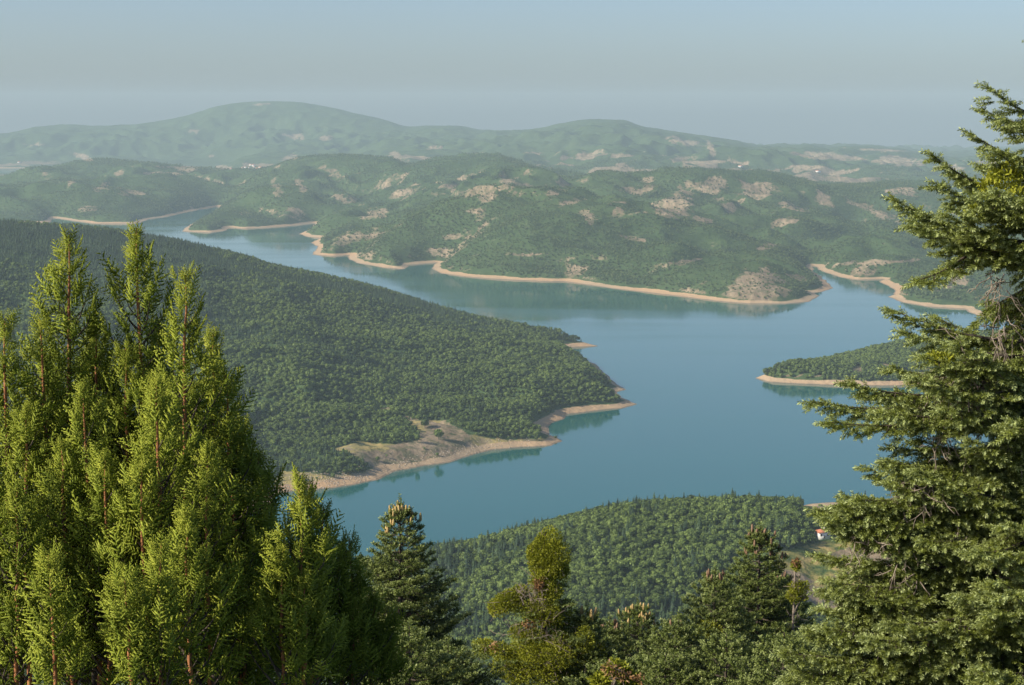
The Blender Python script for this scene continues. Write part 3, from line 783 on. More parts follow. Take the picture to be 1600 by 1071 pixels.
# ------------------------------------------------------------------ houses
def house(px, py, wd, dp, ht, rot, label, group=None, detail=True, y0=900, name="house"):
    p = pick(px, py, y0)
    root = empty(name, p, label, "house", group); root.rotation_euler = (0, 0, rot)
    b = MB(); b.box((-wd/2, -dp/2, -1.5), (wd/2, dp/2, ht)); b.build("wall", M_WALL, root)
    b = MB(); e = .6; rh = ht * .42
    V = [(-wd/2-e, -dp/2-e, ht+.01), (wd/2+e, -dp/2-e, ht+.01), (wd/2+e, dp/2+e, ht+.01), (-wd/2-e, dp/2+e, ht+.01), (-wd*.22, 0, ht+rh), (wd*.22, 0, ht+rh)]
    b.add(V, [np.array([(0, 3, 2, 1), (0, 1, 5, 4), (2, 3, 4, 5)]), np.array([(1, 2, 5), (3, 0, 4)])]); rf = b.build("roof", M_ROOF, root)
    if detail:
        b = MB(); b.box((wd*.1, -.4, ht + rh * .4), (wd*.1+.7, .3, ht + rh + .9)); b.build("chimney", M_WALL, rf)
        for x in (-wd*.28, wd*.28):
            b = MB(); b.box((x-.6, -dp/2-.05, ht*.4), (x+.6, -dp/2+.1, ht*.78)); b.build("window", M_GLASS, root)
        b = MB(); b.box((-.5, -dp/2-.05, 0), (.5, -dp/2+.1, 2.1)); b.build("door", M_BARK, root)
        for y in (-dp*.2, dp*.2):
            b = MB(); b.box((-wd/2-.05, y-.5, ht*.4), (-wd/2+.1, y+.5, ht*.78)); b.build("window", M_GLASS, root)
    return root
hs = house(1285, 840, 9.0, 7, 4.2, 0.25, "small white house with red hipped roof above the wooded near hill")
# keep the wood clear of the house front is done by its height
for k, (a, b_) in enumerate([(361, 266), (367, 268), (372, 267), (379, 265), (384, 263), (389, 264), (393, 266), (397, 263), (402, 265), (407, 266), (392, 259), (396, 260), (386, 267)]):
    house(a, b_, 14 + 3 * (k % 3), 11, 6 + (k % 2) * 2.5, .3 * k, "tiny pale red-roofed house in the distant village below the mountain", "houses of the distant village", False, 8000, "village_house")
for k, (a, b_, lb) in enumerate([(1157, 262, "tiny white building among the pale fields of the far right slope"), (30, 255, "tiny white building on the sandy far left lake shore"), (1278, 270, "tiny lone white house right of the far fields")]):
    house(a, b_, 22, 14, 8, .2 * k, lb, None, False, 7600)

# boulders on the near shore of the clearing
bb = MB(); V0, F0 = ico(1)
for k in range(900):
    t = rng.uniform(); px_ = 428 + 150 * t if k % 3 else 600 + 230 * t
    py_ = np.interp(px_, [428, 455, 520, 560, 592, 620, 700, 770, 860], [775, 764, 757, 750, 744, 731, 717, 699, 692]) + rng.normal() * 3
    u_, s_ = ray(px_, py_); Yw = -H / s_
    zz = float(zlerp(np.array([u_ * Yw]), np.array([Yw]))[0])
    if zz < .2: continue
    r_ = rng.uniform(.3, 1.1); bb.add(V0 * np.array([r_, r_ * .8, r_ * .6]) * rng.uniform(.7, 1.2, V0.shape) + (u_ * Yw, Yw, zz), F0)
tag(bb.build("shore_stones", M_ROCK), "scattered pale stones along the waterline below the clearing", "stones", kind="stuff")
# ------------------------------------------------------------------ foreground: templates
def spindles(segs):
    """segs: list of (p0, p1, r, tint0, tint1) -> thin three-sided tapering pieces"""
    V, Fc, T = [], [], []
    for p0, p1, r, t0, t1 in segs:
        p0 = np.array(p0, float); p1 = np.array(p1, float); d = p1 - p0; d /= np.linalg.norm(d) + 1e-9
        a = np.cross(d, (0.2, 0.9, 0.3)); a /= np.linalg.norm(a); b = np.cross(d, a); n = len(V)
        for k in range(3):
            an = k * 2.094
            V.append(p0 + (p1 - p0) * .08 + r * 1.15 * (math.cos(an) * a + math.sin(an) * b)); T.append(t0)
        V.append(p1); T.append(t1)
        for k in range(3):
            Fc.append((n + k, n + (k + 1) % 3, n + 3))
    return np.array(V), np.array(Fc), np.array(T)

def frond_template(seed, nside=11, minor=3):
    g = np.random.default_rng(seed); segs = [((0, 0, 0), (0, 0.03, 1), .016, -.25, .3)]
    for k in range(nside):
        t = .06 + .86 * k / (nside - 1); s = 1 if k % 2 else -1
        l = (.44 * (1 - t) ** .7 + .07) * g.uniform(.8, 1.2); a = math.radians(g.uniform(38, 56))
        p0 = np.array([0, .03 * t, t]); d = np.array([s * math.sin(a), g.uniform(-.35, .35), math.cos(a)]); d /= np.linalg.norm(d)
        p1 = p0 + d * l
        segs.append((p0, p1, .033, -.1, .28))
        for q in range(minor):
            tt = .25 + .65 * q / max(1, minor - 1); s2 = 1 if (q + k) % 2 else -1
            e = np.array([d[0] * .75 + s2 * .5 * d[2], g.uniform(-.4, .4), d[2] * .85 - s2 * .3 * d[0] + .2]); e /= np.linalg.norm(e)
            segs.append((p0 + d * l * tt, p0 + d * l * tt + e * l * .46 * (1.2 - tt), .030, -.02, .26))
    return spindles(segs)
FROND = [frond_template(1, 10, 2), frond_template(2, 8, 3), frond_template(3, 11, 2)]

def shoot_template(seed, n=26, nw=.045, nl=.30, stem=.03):
    """fir twig of unit length set with needles; light growth towards the tip"""
    g = np.random.default_rng(seed); V, Fc, T = [], [], []
    def quad(a, b, c, d_, t0, t1):
        i = len(V); V.extend([a, b, c, d_]); T.extend([t0, t0, t1, t1]); Fc.append((i, i+1, i+2)); Fc.append((i, i+2, i+3))
    for k in range(n):
        t = (k + .5) / n; an = k * 2.4 + g.uniform(-.3, .3)
        if math.sin(an) < -.45: an = -an * .6
        ca, sa = math.cos(an), math.sin(an) * .85 + .12
        fw = .45 + .5 * t; o = np.array([ca, sa, fw]); o /= np.linalg.norm(o)
        l = nl * (1.05 - .35 * abs(t - .45)) * g.uniform(.85, 1.15)
        p0 = np.array([0, 0, t * .88]); tip = p0 + o * l
        sd = np.cross(o, g.normal(size=3)); sd /= np.linalg.norm(sd); sd *= nw
        tb = -.22 + .34 * t + g.uniform(-.10, .10)
        i = len(V); V.extend([p0, tip * .6 + p0 * .4 + sd, tip, tip * .6 + p0 * .4 - sd]); T.extend([tb - .05, tb + .04, tb + .16, tb + .04])
        Fc.append((i, i+1, i+2)); Fc.append((i, i+2, i+3))
    v, f, t = spindles([((0, 0, -.05), (0, 0, .95), stem, -.35, -.2)])
    n0 = len(V); V = np.concatenate([np.array(V), v]); Fc = np.concatenate([np.array(Fc), f + n0]); T = np.concatenate([np.array(T), t])
    return V, Fc, T
SHOOT = [shoot_template(11, 38, .032, .26), shoot_template(12, 36, .034, .27), shoot_template(13, 34, .033, .24)]
SHOOT2 = [shoot_template(21, 16, .065, .30), shoot_template(22, 15, .07, .32)]

class Sprays:
    """collects places of templates, stamped at the end"""
    def __init__(self): self.p = []; self.d = []; self.l = []; self.t = []; self.u = []
    def add(self, p, d, l, t, up=(0, 0, 1)): self.p.append(p); self.d.append(d); self.l.append(l); self.t.append(t); self.u.append(up)
    def stamp(self, b, templates, g, rolljit=.5, wscale=1.0):
        P_ = np.array(self.p, float); D = np.array(self.d, float); Ln = np.array(self.l, float); T = np.array(self.t, float); Up = np.array(self.u, float)
        Mx = frames(D, -Up + 1e-3, g.normal(size=len(P_)) * rolljit)
        Mx = Mx * Ln[:, None, None] * np.array([wscale, wscale, 1.0])[None, None, :]
        k = g.integers(0, len(templates), len(P_))
        for q, tm in enumerate(templates):
            m = k == q
            b.stamp(tm[0], tm[1], tm[2], Mx[m], P_[m], T[m])

def unit(v): v = np.asarray(v, float); return v / (np.linalg.norm(v) + 1e-9)

# ------------------------------------------------------------------ feathery cypresses on the left
def cypress(name, leaders, label, seed, tn=0., mat=None, group="feathery cypresses on the left", dens=1.0):
    g = np.random.default_rng(seed)
    base = at(*leaders[0]); gz = float(zlerp(np.array([base[0]]), np.array([base[1]]))[0])
    root = empty(name, (base[0], base[1], gz), label, "tree", group)
    org = np.array([base[0], base[1], gz])
    wood, stem, tr, sp = MB(), MB(), MB(), Sprays()
    tr.tube([org - (0, 0, .3), org + (0, 0, .5), org + (0.02, 0, (base[2] - gz) * .6)], [.04, .03, .016], 7)
    for li, (px, py, Y) in enumerate(leaders):
        tip = at(px, py, Y); Ht = tip[2] - gz
        foot = tip + np.array([g.uniform(-.08, .08), g.uniform(-.05, .05), -Ht + (0 if li == 0 else .25)])
        if li: foot[:2] = foot[:2] * .7 + org[:2] * .3
        n = 22; ts = np.linspace(0, 1, n); wob = np.cumsum(g.normal(size=(n, 3)) * .006, 0); wob -= ts[:, None] * wob[-1]
        ax = foot + (tip - foot) * ts[:, None] + wob
        rr_ = .0025 + .012 * np.minimum((1 - ts) * Ht, .45) + .004 * (1 - ts) * Ht
        stem.tube(ax, rr_, 6)
        h = .05; k = 0; a0 = g.uniform(0, 6.28)
        while h < min(Ht * .93, tip[2] - (H - .335 * Y) + .1):
            t = 1 - h / Ht
            c = np.array([np.interp(t, ts, ax[:, q]) for q in range(3)])
            az = a0 + k * 2.399 + g.uniform(-.4, .4); k += 1
            Lb = min(.40, (.02 + .22 * min(h, .45) + .28 * min(max(0, h - .45), .45) + .12 * max(0, h - .9))) * g.uniform(.5, 1.4) * (1 + .3 * math.sin(h * 8 + a0))
            if g.uniform() < .06: Lb *= 1.3
            an = math.radians(np.interp(h, [0, .3, 1.2, 3], [24, 40, 46, 50]) + g.uniform(-8, 8))
            o = np.array([math.cos(az), math.sin(az), 0])
            m = max(2, int(Lb / .06)); p = c.copy(); pts = [p.copy()]
            for q in range(m):
                e = an * (1 - .45 * q / m)
                d = unit(o * math.sin(e) + np.array([0, 0, math.cos(e)]) + g.normal(size=3) * .10)
                p = p + d * Lb / m; pts.append(p.copy())
                f = (q + 1) / m
                if f > .22 or Lb < .2:
                    nf = 2 if (f > .5 and g.uniform() < .5) else 1
                    for _ in range(nf):
                        side = g.normal(size=3); dd = unit(d * .75 + side * .45 + o * .12 + np.array([0, 0, .34]))
                        ln = g.uniform(.09, .175) * (1.0 if h > .5 else .42 + 1.1 * h)
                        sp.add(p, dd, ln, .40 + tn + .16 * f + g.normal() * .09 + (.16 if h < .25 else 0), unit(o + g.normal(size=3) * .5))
            if Lb > .12: wood.tube(pts, np.linspace(.006, .0018, len(pts)) * min(1.4, Lb / .3 + .3), 4)
            sp.add(p, unit(d + (0, 0, .2)), g.uniform(.10, .18) * (1.0 if h > .3 else .5 + 1.3 * h), .62, o)
            h += (.017 + .010 * min(1, h)) / dens
        sp.add(tip - (0, 0, .09), (0, 0, 1), .09, .7, (0, 1, 0))
    b = MB(); sp.stamp(b, FROND, g, .6)
    tr.build("trunk", M_BARK, root, org); stem.build("stem", M_STEM, root, org); wood.build("branchwork", M_BARK, root, org)
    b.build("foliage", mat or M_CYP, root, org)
    return len(sp.p)

nfr = 0
for k, (ld, lb, tn) in enumerate([
    ([(108, 366, 9.5), (62, 500, 9.4), (150, 500, 9.6)], "tall yellow-green cypress, its spire the left one of the two tallest", .0),
    ([(213, 356, 9.6), (196, 545, 9.4), (250, 505, 9.8)], "tallest cypress, spire reaching highest over the wooded peninsula", -.03),
    ([(290, 430, 9.2), (270, 600, 9.4)], "slender cypress with long bare red stem tip, right of the tallest spire", .05),
    ([(8, 498, 9.2), (-40, 560, 9.5), (40, 640, 9.0)], "cypress leaning at the left edge of the picture", -.02),
    ([(-20, 700, 8.5), (28, 760, 8.4)], "low cypress filling the lower left corner", -.06),
    ([(352, 585, 9.3), (333, 520, 10.1), (378, 660, 9.5)], "cypress on the right shoulder of the tall clump", .02),
    ([(130, 605, 8.8), (165, 715, 8.6), (95, 690, 8.7)], "bushy cypress standing in front between the two tallest spires", -.04),
    ([(245, 590, 8.7), (222, 720, 8.5)], "bushy cypress in front with two short red leaders, below the tallest spire", .05),
    ([(322, 700, 8.6), (292, 800, 8.3)], "lower front cypress with upright red stem beside the dark gap", .06),
    ([(75, 868, 7.9)], "small single young cypress in front at the lower left", .04),
    ([(252, 850, 8.0), (195, 905, 7.9)], "short cypress in front at the foot of the clump", .02),
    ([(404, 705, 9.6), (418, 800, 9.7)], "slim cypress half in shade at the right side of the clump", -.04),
    ([(464, 742, 8.7), (442, 860, 8.6), (478, 900, 8.6)], "narrow bright cypress standing alone in front of the shaded ones", .08),
    ([(506, 790, 10.0), (485, 770, 10.3), (528, 850, 10.3), (480, 860, 10.0)], "shaded dark cypress just right of the narrow bright one", -.14),  # lowered tint paints shade into the foliage, here and on the next two
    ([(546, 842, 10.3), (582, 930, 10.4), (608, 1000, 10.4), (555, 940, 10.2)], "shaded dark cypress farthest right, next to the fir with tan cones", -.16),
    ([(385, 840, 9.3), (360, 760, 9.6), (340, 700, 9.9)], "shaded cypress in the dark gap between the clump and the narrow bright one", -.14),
    ([(150, 520, 10.1), (240, 560, 10.2), (300, 600, 10.2), (70, 560, 10.0)], "cypress added behind the clump to shade those on its right", -.10),  # added behind the others, mostly hidden, to deepen the shade
    ]):
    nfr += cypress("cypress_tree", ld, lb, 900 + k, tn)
print("fronds", nfr)

# ------------------------------------------------------------------ firs
def fir_limb(R, T, g, sp, wood, mid=-.1, width=.42, seg=.055, sl=(.065, .10), rad=.012, t0=.2, droop=.25, tint=.5, tipup=.12, sparse=1.0):
    R = np.asarray(R, float); T = np.asarray(T, float); L_ = np.linalg.norm(T - R)
    n = max(4, int(L_ / seg)); ts = np.linspace(0, 1, n)
    wob = np.cumsum(g.normal(size=(n, 3)) * .012 * L_ / max(4, n) * 3, 0); wob -= ts[:, None] * wob[-1]
    pts = R + (T - R) * ts[:, None] + np.outer(4 * ts * (1 - ts) * L_ * mid, (0, 0, 1)) + wob
    wood.tube(pts, rad * (1.05 - ts) + .002, 5)
    for k in range(1, n):
        t = ts[k]
        d = unit(pts[k] - pts[k - 1]); side = unit(np.cross(d, (0, 0, 1)))
        if t < t0: continue
        for s in (-1, 1):
            if g.uniform() > .92 * sparse: continue
            l2 = (width * L_ * (1 - t) ** .85 * min(1, (t - t0) / .25 + .35) + .05) * g.uniform(.6, 1.2)
            l2 = min(l2, .8)
            a = math.radians(g.uniform(42, 62)); dd = unit(d * math.cos(a) + side * s * math.sin(a) + np.array([0, 0, -droop * g.uniform(.2, 1.3)]))
            m = max(1, int(l2 / seg)); p = pts[k].copy(); q_pts = [p.copy()]
            s2 = unit(np.cross(dd, (0, 0, 1)))
            for q in range(m):
                f = (q + 1) / m
                dq = unit(dd + np.array([0, 0, tipup * f * 1.5]) + g.normal(size=3) * .08)
                p = p + dq * l2 / m; q_pts.append(p.copy())
                for s3 in (-1, 1):
                    if g.uniform() > .85: continue
                    b_ = math.radians(g.uniform(35, 60))
                    ds = unit(dq * math.cos(b_) + s2 * s3 * math.sin(b_) + np.array([0, 0, tipup + g.uniform(-.25, .22)]))
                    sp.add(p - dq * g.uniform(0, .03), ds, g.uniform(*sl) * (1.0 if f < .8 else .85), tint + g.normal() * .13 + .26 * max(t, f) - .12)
                if g.uniform() < .45:
                    sp.add(p, unit(dq + g.normal(size=3) * .5 + (0, 0, .25)), g.uniform(*sl) * .8, tint + g.normal() * .1 + .05)
            sp.add(p, unit(dq + (0, 0, tipup)), g.uniform(*sl) * 1.1, tint + .2 + g.normal() * .08)
            if m > 1: wood.tube(q_pts, np.linspace(.0045, .002, len(q_pts)), 4)
        if t > .55: sp.add(pts[k], unit(d + (0, 0, tipup) + g.normal(size=3) * .2), g.uniform(*sl), tint + .15)
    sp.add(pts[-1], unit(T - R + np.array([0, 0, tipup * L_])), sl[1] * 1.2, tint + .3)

def cone_mesh(mat):
    b = MB(); z = [0, .12, .4, .75, .93, 1.0]; r = [.45, .85, 1, .85, .5, .08]
    V = []; n = 9
    for a, q in zip(z, r):
        for k in range(n): an = k * 2 * math.pi / n; V.append((math.cos(an) * q * .028, math.sin(an) * q * .028, a * .17))
    Fq = [(i*n+k, i*n+(k+1) % n, (i+1)*n+(k+1) % n, (i+1)*n+k) for i in range(5) for k in range(n)]
    b.add(V, np.array(Fq)); return me_of(b, "cone", [mat])
CONE_A, CONE_B = cone_mesh(M_CONE), cone_mesh(M_CONE2)

def dead_twigs(b, c, r, n, g, down=.9):
    c = np.asarray(c, float)
    for _ in range(n):
        p = c + g.normal(size=3) * r * .35; d = unit(g.normal(size=3) * .6 + (0, 0, -down)); l = r * g.uniform(.6, 1.6)
        pts = [p]
        for q in range(4): d = unit(d + g.normal(size=3) * .3); p = p + d * l / 4; pts.append(p)
        b.tube(pts, [.005, .0045, .004, .003, .0015], 4)
        for q in (1, 2, 3):
            e = unit(d + g.normal(size=3) * .7); b.tube([pts[q], pts[q] + e * l * .18, pts[q] + unit(e + (0, 0, -.5)) * l * .34], [.003, .0025, .001], 3)

LEAF = (np.array([(0, 0, 0), (-.22, .04, .5), (0, 0, 1.0), (.22, -.04, .5)]), np.array([[0, 1, 2, 3]]), np.array([-.08, 0, .1, 0]))
def clump(b, c, R, n, g, leaf=.038, tint=.5):
    n = int(n * 1.5); c = np.asarray(c, float); R = np.asarray(R, float)
    lob = g.normal(size=(9, 3)); lob /= np.linalg.norm(lob, axis=1)[:, None]
    D = g.normal(size=(n, 3)); D /= np.linalg.norm(D, axis=1)[:, None]
    sh = .70 + .38 * np.max(np.clip(D @ lob.T, 0, 1) ** 6, axis=1)
    rad = g.uniform(0, 1, n) ** .28 * sh
    p = c + D * rad[:, None] * R
    dd = D + g.normal(size=D.shape) * .8 + np.array([0, 0, .25])
    Mx = frames(dd, g.normal(size=D.shape)) * (leaf * g.uniform(.7, 1.3, n))[:, None, None]
    b.stamp(LEAF[0], LEAF[1], LEAF[2], Mx, p, tint + .28 * (rad - .75) + g.normal(size=n) * .12)

def young_fir(px, py, Y, label, seed, ratio=.45, rmax=1.15, cones=0, cone_me=None, tint=.42, extra=(), lean=0, depth=3.4, mist=(), density=1.0, group="young firs below the viewpoint"):
    g = np.random.default_rng(seed); tip = at(px, py, Y); gz = float(zlerp(np.array([tip[0]]), np.array([tip[1]]))[0])
    org = np.array([tip[0], tip[1], gz]); root = empty("fir_tree", org, label, "tree", group)
    tr, wood, sp = MB(), MB(), Sprays()
    ht = tip[2] - gz
    tr.tube([org - (0, 0, .3), org + (0, 0, ht * .5), org + (0, 0, ht + .2)], [.03 * ht ** .8, .018 * ht ** .8, .006], 7)
    cs = []
    h = .10
    while h < min(ht * .9, depth):
        nl = int(5 + min(3, h * 2)); a0 = g.uniform(0, 6.28)
        for k in range(nl):
            az = a0 + k * 2 * math.pi / nl + g.uniform(-.25, .25)
            L_ = min(rmax, ratio * h * g.uniform(.75, 1.25) + .10)
            hh = h + g.uniform(-.05, .05)
            R = org + (0, 0, ht - hh); el = np.interp(h, [0, .5, 2, 4], [.75, .30, .05, -.12])
            T = R + np.array([math.cos(az), math.sin(az), el + .1]) * L_
            fir_limb(R, T, g, sp, wood, mid=-.10, width=.48, seg=.075 / density, sl=(.075, .115), rad=.008 + .004 * L_, t0=.12, droop=.15, tint=tint - .04, tipup=.22)
            if cones and h < 1.3 and len(cs) < cones and g.uniform() < .7:
                for _ in range(2): cs.append(R + (T - R) * g.uniform(.65, 1.08) + (g.normal() * .03, g.normal() * .03, .03))
        h += .12 + .05 * min(2, h)
    for hh, n_, ll in ((.0, 5, .11), (.12, 5, .15), (.24, 6, .19)):
        for q in range(n_):
            az = q * 6.283 / n_ + hh * 9; sp.add(org + (0, 0, ht + .12 - hh), (math.cos(az), math.sin(az), .75), ll, .62)
    for q in range(5): sp.add(org + (0, 0, ht + .22 - q * .09), (.02 * (q % 2), 0, 1), .13, .6)
    for (ax_, ay_, bx_, by_, dy) in extra:
        fir_limb(at(ax_, ay_, Y), at(bx_, by_, Y + dy), g, sp, wood, mid=-.06, width=.34, seg=.06, sl=(.08, .13), rad=.012, t0=.1, droop=.1, tint=tint + .2, tipup=.25)
    b = MB(); sp.stamp(b, SHOOT2, g, .5, 1.3)
    tr.build("trunk", M_BARK, root, org); wood.build("branchwork", M_BARK, root, org); b.build("foliage", M_FIR2, root, org)
    for c in cs[:cones]:
        o = bpy.data.objects.new("cone", cone_me); S.collection.objects.link(o); o.parent = root; o.location = c - org
        o.rotation_euler = (g.normal() * .12, g.normal() * .12, 0); s = g.uniform(.6, 1.0); o.scale = (s, s, s)
    if mist:
        b = MB()
        for (mx, my, rx, ry, n) in mist: clump(b, at(mx, my, Y - .35), (rx * Y / F, rx * Y / F, ry * Y / F), n, g)
        b.build("mistletoe", M_MIST, root, org)
    return root

young_fir(625, 800, 32, "fir with upright tan cones at its tip, right of the shaded cypress", 1, .47, 1.05, 30, CONE_A, .44,
          extra=[(650, 960, 708, 937, -.2), (650, 985, 728, 963, -.3), (640, 940, 688, 920, .2), (640, 1035, 720, 1010, 0), (620, 905, 572, 880, 0), (650, 1000, 700, 985, .4)], mist=[(612, 985, 26, 32, 900), (640, 1010, 20, 20, 500)])
young_fir(1187, 838, 34, "tall fir with reddish brown cones around its thin tip", 2, .50, 1.25, 34, CONE_B, .38, mist=[(1140, 1010, 22, 20, 500)])
young_fir(1117, 906, 32, "blue-green fir just left of the tall brown-coned fir", 3, .62, 1.0, 9, CONE_B, .45, mist=[(1105, 985, 26, 22, 700)])
young_fir(996, 958, 38, "broad dark fir with pale cones crowding its top", 4, .75, .85, 26, CONE_A, .33)
young_fir(917, 968, 31, "narrow fir with tan cones at the right side of the mistletoe tree", 5, .55, .55, 10, CONE_A, .40, mist=[(914, 1000, 16, 28, 600)])
young_fir(952, 985, 33, "low fir with brown cones between the mistletoe tree and the dark fir", 6, .7, .6, 6, CONE_B, .40)
young_fir(1060, 985, 30, "low fir between the broad dark fir and the blue-green fir", 7, .8, .8, 4, CONE_B, .42)
young_fir(1215, 905, 36, "fir crowding the right side of the brown-coned fir", 8, .6, .9, 5, CONE_B, .40)
young_fir(1272, 1000, 28, "low green fir between the thin mistletoe tree and the big fir", 9, .7, .9, 0, None, .45)
young_fir(1135, 1010, 26, "low fir at the bottom in front of the blue-green fir", 10, .9, .9, 0, None, .45)
young_fir(1040, 1040, 26, "low fir at the bottom edge below the broad dark fir", 11, 1.0, .8, 0, None, .42)
young_fir(700, 1025, 29, "low spreading fir at the bottom edge right of the tan-coned fir", 12, 1.2, .9, 0, None, .45, mist=[(690, 1050, 22, 14, 400)])
young_fir(640, 1000, 25, "low fir in front of the tan-coned fir", 13, .9, .7, 0, None, .42)
young_fir(960, 1050, 27, "low fir at the bottom edge beside the mistletoe tree", 14, 1.0, .8, 0, None, .42)
young_fir(1225, 1010, 24, "low fir at the bottom edge below the thin mistletoe tree", 15, .9, .9, 0, None, .47)

# --- the fir overgrown with mistletoe
def mistletoe_tree(name, px, py, Y, clumps, rust, twigs, label, seed, thin=False, limbs=(), leaf=.038):
    g = np.random.default_rng(seed); tip = at(px, py, Y); gz = float(zlerp(np.array([tip[0]]), np.array([tip[1]]))[0])
    org = np.array([tip[0], tip[1], gz]); root = empty(name, org, label, "tree"); ht = tip[2] - gz
    tr, wood, mi, ru, sp = MB(), MB(), MB(), MB(), Sprays()
    r0 = .05 if thin else .13
    tr.tube([org - (0, 0, .3), org + (.05, 0, ht * .5), org + (-.03, 0, ht * .8), org + (0, 0, ht - .1)], [r0, r0 * .7, r0 * .45, .02], 7)
    tr.build("trunk", M_DEAD if thin else M_BARK, root, org)
    for (x, y, rx, ry, n, dy) in clumps:
        c = at(x, y, Y + dy); clump(mi, c, (rx * Y / F, rx * Y / F * .9, ry * Y / F), n, g, leaf, .48 + g.normal() * .05)
        a = org + (0, 0, min(ht * .97, max(.5, c[2] - gz - .25)))
        wood.tube([a, (a + c) / 2 + (0, 0, .04), c], [.022, .016, .01], 5)
        for _ in range(14): q = c + g.normal(size=3) * np.array([rx, rx, ry]) * Y / F * .5; wood.tube([c, (c + q) / 2 + g.normal(size=3) * .02, q], [.008, .006, .003], 4)
    mi.build("mistletoe", M_MIST, root, org)
    for (x, y, rx, ry, n) in rust: clump(ru, at(x, y, Y - .25), (rx * Y / F, rx * Y / F, ry * Y / F), n, g, .05)
    if rust: ru.build("dead_foliage", M_RUST, root, org)
    for (x, y, r, n) in twigs: dead_twigs(wood, at(x, y, Y - .2), r * Y / F, n, g, .35)
    wood.build("dead_branchwork", M_DEAD, root, org)
    for (x0, y0, x1, y1, dy) in limbs:
        fir_limb(at(x0, y0, Y), at(x1, y1, Y + dy), g, sp, tr, mid=-.05, width=.5, seg=.07, sl=(.075, .11), t0=.1, tint=.42, tipup=.2)
    if limbs:
        b = MB(); sp.stamp(b, SHOOT2, g, .5); b.build("foliage", M_FIR2, root, org)
mistletoe_tree("mistletoe_fir", 852, 822, 31, [
    (851, 912, 26, 24, 2200, -.1), (846, 952, 36, 24, 2400, -.2), (850, 903, 20, 16, 900, -.1), (862, 925, 18, 16, 800, -.2), (846, 950, 24, 18, 1100, 0), (862, 965, 24, 18, 1000, -.2), (828, 958, 16, 12, 500, 0), (840, 1035, 50, 30, 2200, -.2),
    (853, 856, 30, 34, 3600, 0), (868, 872, 26, 36, 2800, -.1), (842, 880, 24, 28, 1800, .1), (880, 893, 13, 18, 700, 0), (832, 862, 12, 14, 500, 0),
    (797, 938, 30, 22, 2200, -.1), (778, 950, 22, 14, 900, 0), (815, 928, 18, 16, 800, .1), (868, 925, 16, 16, 500, 0), (880, 950, 20, 18, 700, 0),
    (812, 988, 20, 16, 800, 0), (758, 1012, 22, 18, 1100, 0), (785, 1018, 20, 16, 700, -.2), (826, 1015, 34, 26, 2000, -.2), (872, 1000, 30, 26, 1700, -.1), (907, 985, 14, 24, 800, 0),
    (850, 1055, 50, 34, 2600, -.3), (845, 1020, 40, 24, 1600, -.4), (880, 975, 30, 20, 1100, .1), (838, 995, 26, 18, 900, -.1), (868, 1030, 34, 26, 1500, -.5), (930, 1020, 26, 24, 1000, -.1), (790, 1040, 30, 22, 1100, -.3), (900, 1040, 30, 30, 1300, -.2), (805, 1055, 30, 20, 900, -.3)],
    [(843, 913, 9, 10, 200), (828, 976, 12, 5, 90), (852, 970, 12, 5, 90), (773, 1010, 8, 8, 40)],
    [(832, 925, 30, 26), (850, 935, 28, 26), (855, 985, 34, 24), (870, 1000, 40, 18), (905, 1040, 40, 16), (815, 920, 20, 14), (820, 975, 30, 12)],
    "fir overgrown with rounded olive-yellow mistletoe clumps and dead twigs", 501,
    limbs=[(855, 930, 890, 945, -.3), (850, 950, 900, 965, .3), (850, 960, 905, 1000, -.5), (850, 1000, 910, 1020, .2), (850, 1010, 780, 1035, -.4), (850, 940, 810, 960, -.4), (850, 1030, 940, 1060, -.2), (850, 1030, 800, 1070, .2), (850, 900, 880, 915, .2), (852, 985, 815, 1000, -.4), (852, 1040, 870, 1075, -.7)])
mistletoe_tree("mistletoe_tree", 1243, 876, 33, [(1244, 884, 8, 9, 500, 0), (1248, 917, 17, 13, 900, 0), (1240, 932, 14, 11, 500, 0), (1256, 935, 8, 6, 150, 0)], [(1244, 879, 7, 6, 90)], [(1243, 905, 10, 8), (1244, 960, 16, 10), (1245, 985, 18, 10)],
    "thin bare-stemmed tree with small yellow mistletoe balls, left of the big fir", 502, thin=True)
mistletoe_tree("mistletoe_bush", 1272, 985, 29, [(1272, 1000, 14, 10, 400, 0), (1262, 1008, 9, 8, 200, 0)], [], [(1270, 1010, 20, 10)], "low yellowish mistletoe clump at the edge of the big fir", 503, thin=True)
# low shrub with a few orange leaves at the bottom edge
mistletoe_tree("autumn_shrub", 962, 1030, 24, [(962, 1048, 22, 16, 500, 0), (985, 1062, 18, 12, 350, 0), (940, 1064, 20, 12, 350, 0)], [(952, 1045, 14, 10, 50), (975, 1058, 16, 8, 50), (1000, 1060, 10, 8, 30)], [(965, 1055, 20, 10)],
    "low leafy shrub with some orange leaves at the bottom edge", 504, thin=True, leaf=.07)

# --- the big fir at the right edge
g = np.random.default_rng(77); YF = 14.0; TX = 1668
base = at(TX, 535, YF); gz = float(zlerp(np.array([base[0]]), np.array([base[1]]))[0])
org = np.array([base[0], base[1], gz]); root = empty("fir_tree", org, "large old fir with blue-green tips reaching in from the right edge", "tree")
tr, wood, dead, mi, sp = MB(), MB(), MB(), MB(), Sprays()
tr.tube([org - (0, 0, .5), at(TX + 4, 1000, YF), at(TX - 6, 600, YF), at(TX, 250, YF), at(TX, 60, YF), at(TX, -70, YF)], [.24, .19, .15, .08, .04, .008], 10)
def L_(x0, y0, x1, y1, dy=0.0, **k):
    a = dict(mid=-.07, width=.34, seg=.05, sl=(.075, .125), rad=.018, t0=.12, droop=.62, tint=.46, tipup=.10); a.update(k); a['width'] *= 1.12
    fir_limb(at(x0, y0, YF + dy * .1), at(x1, y1, YF + dy), g, sp, wood, **a)
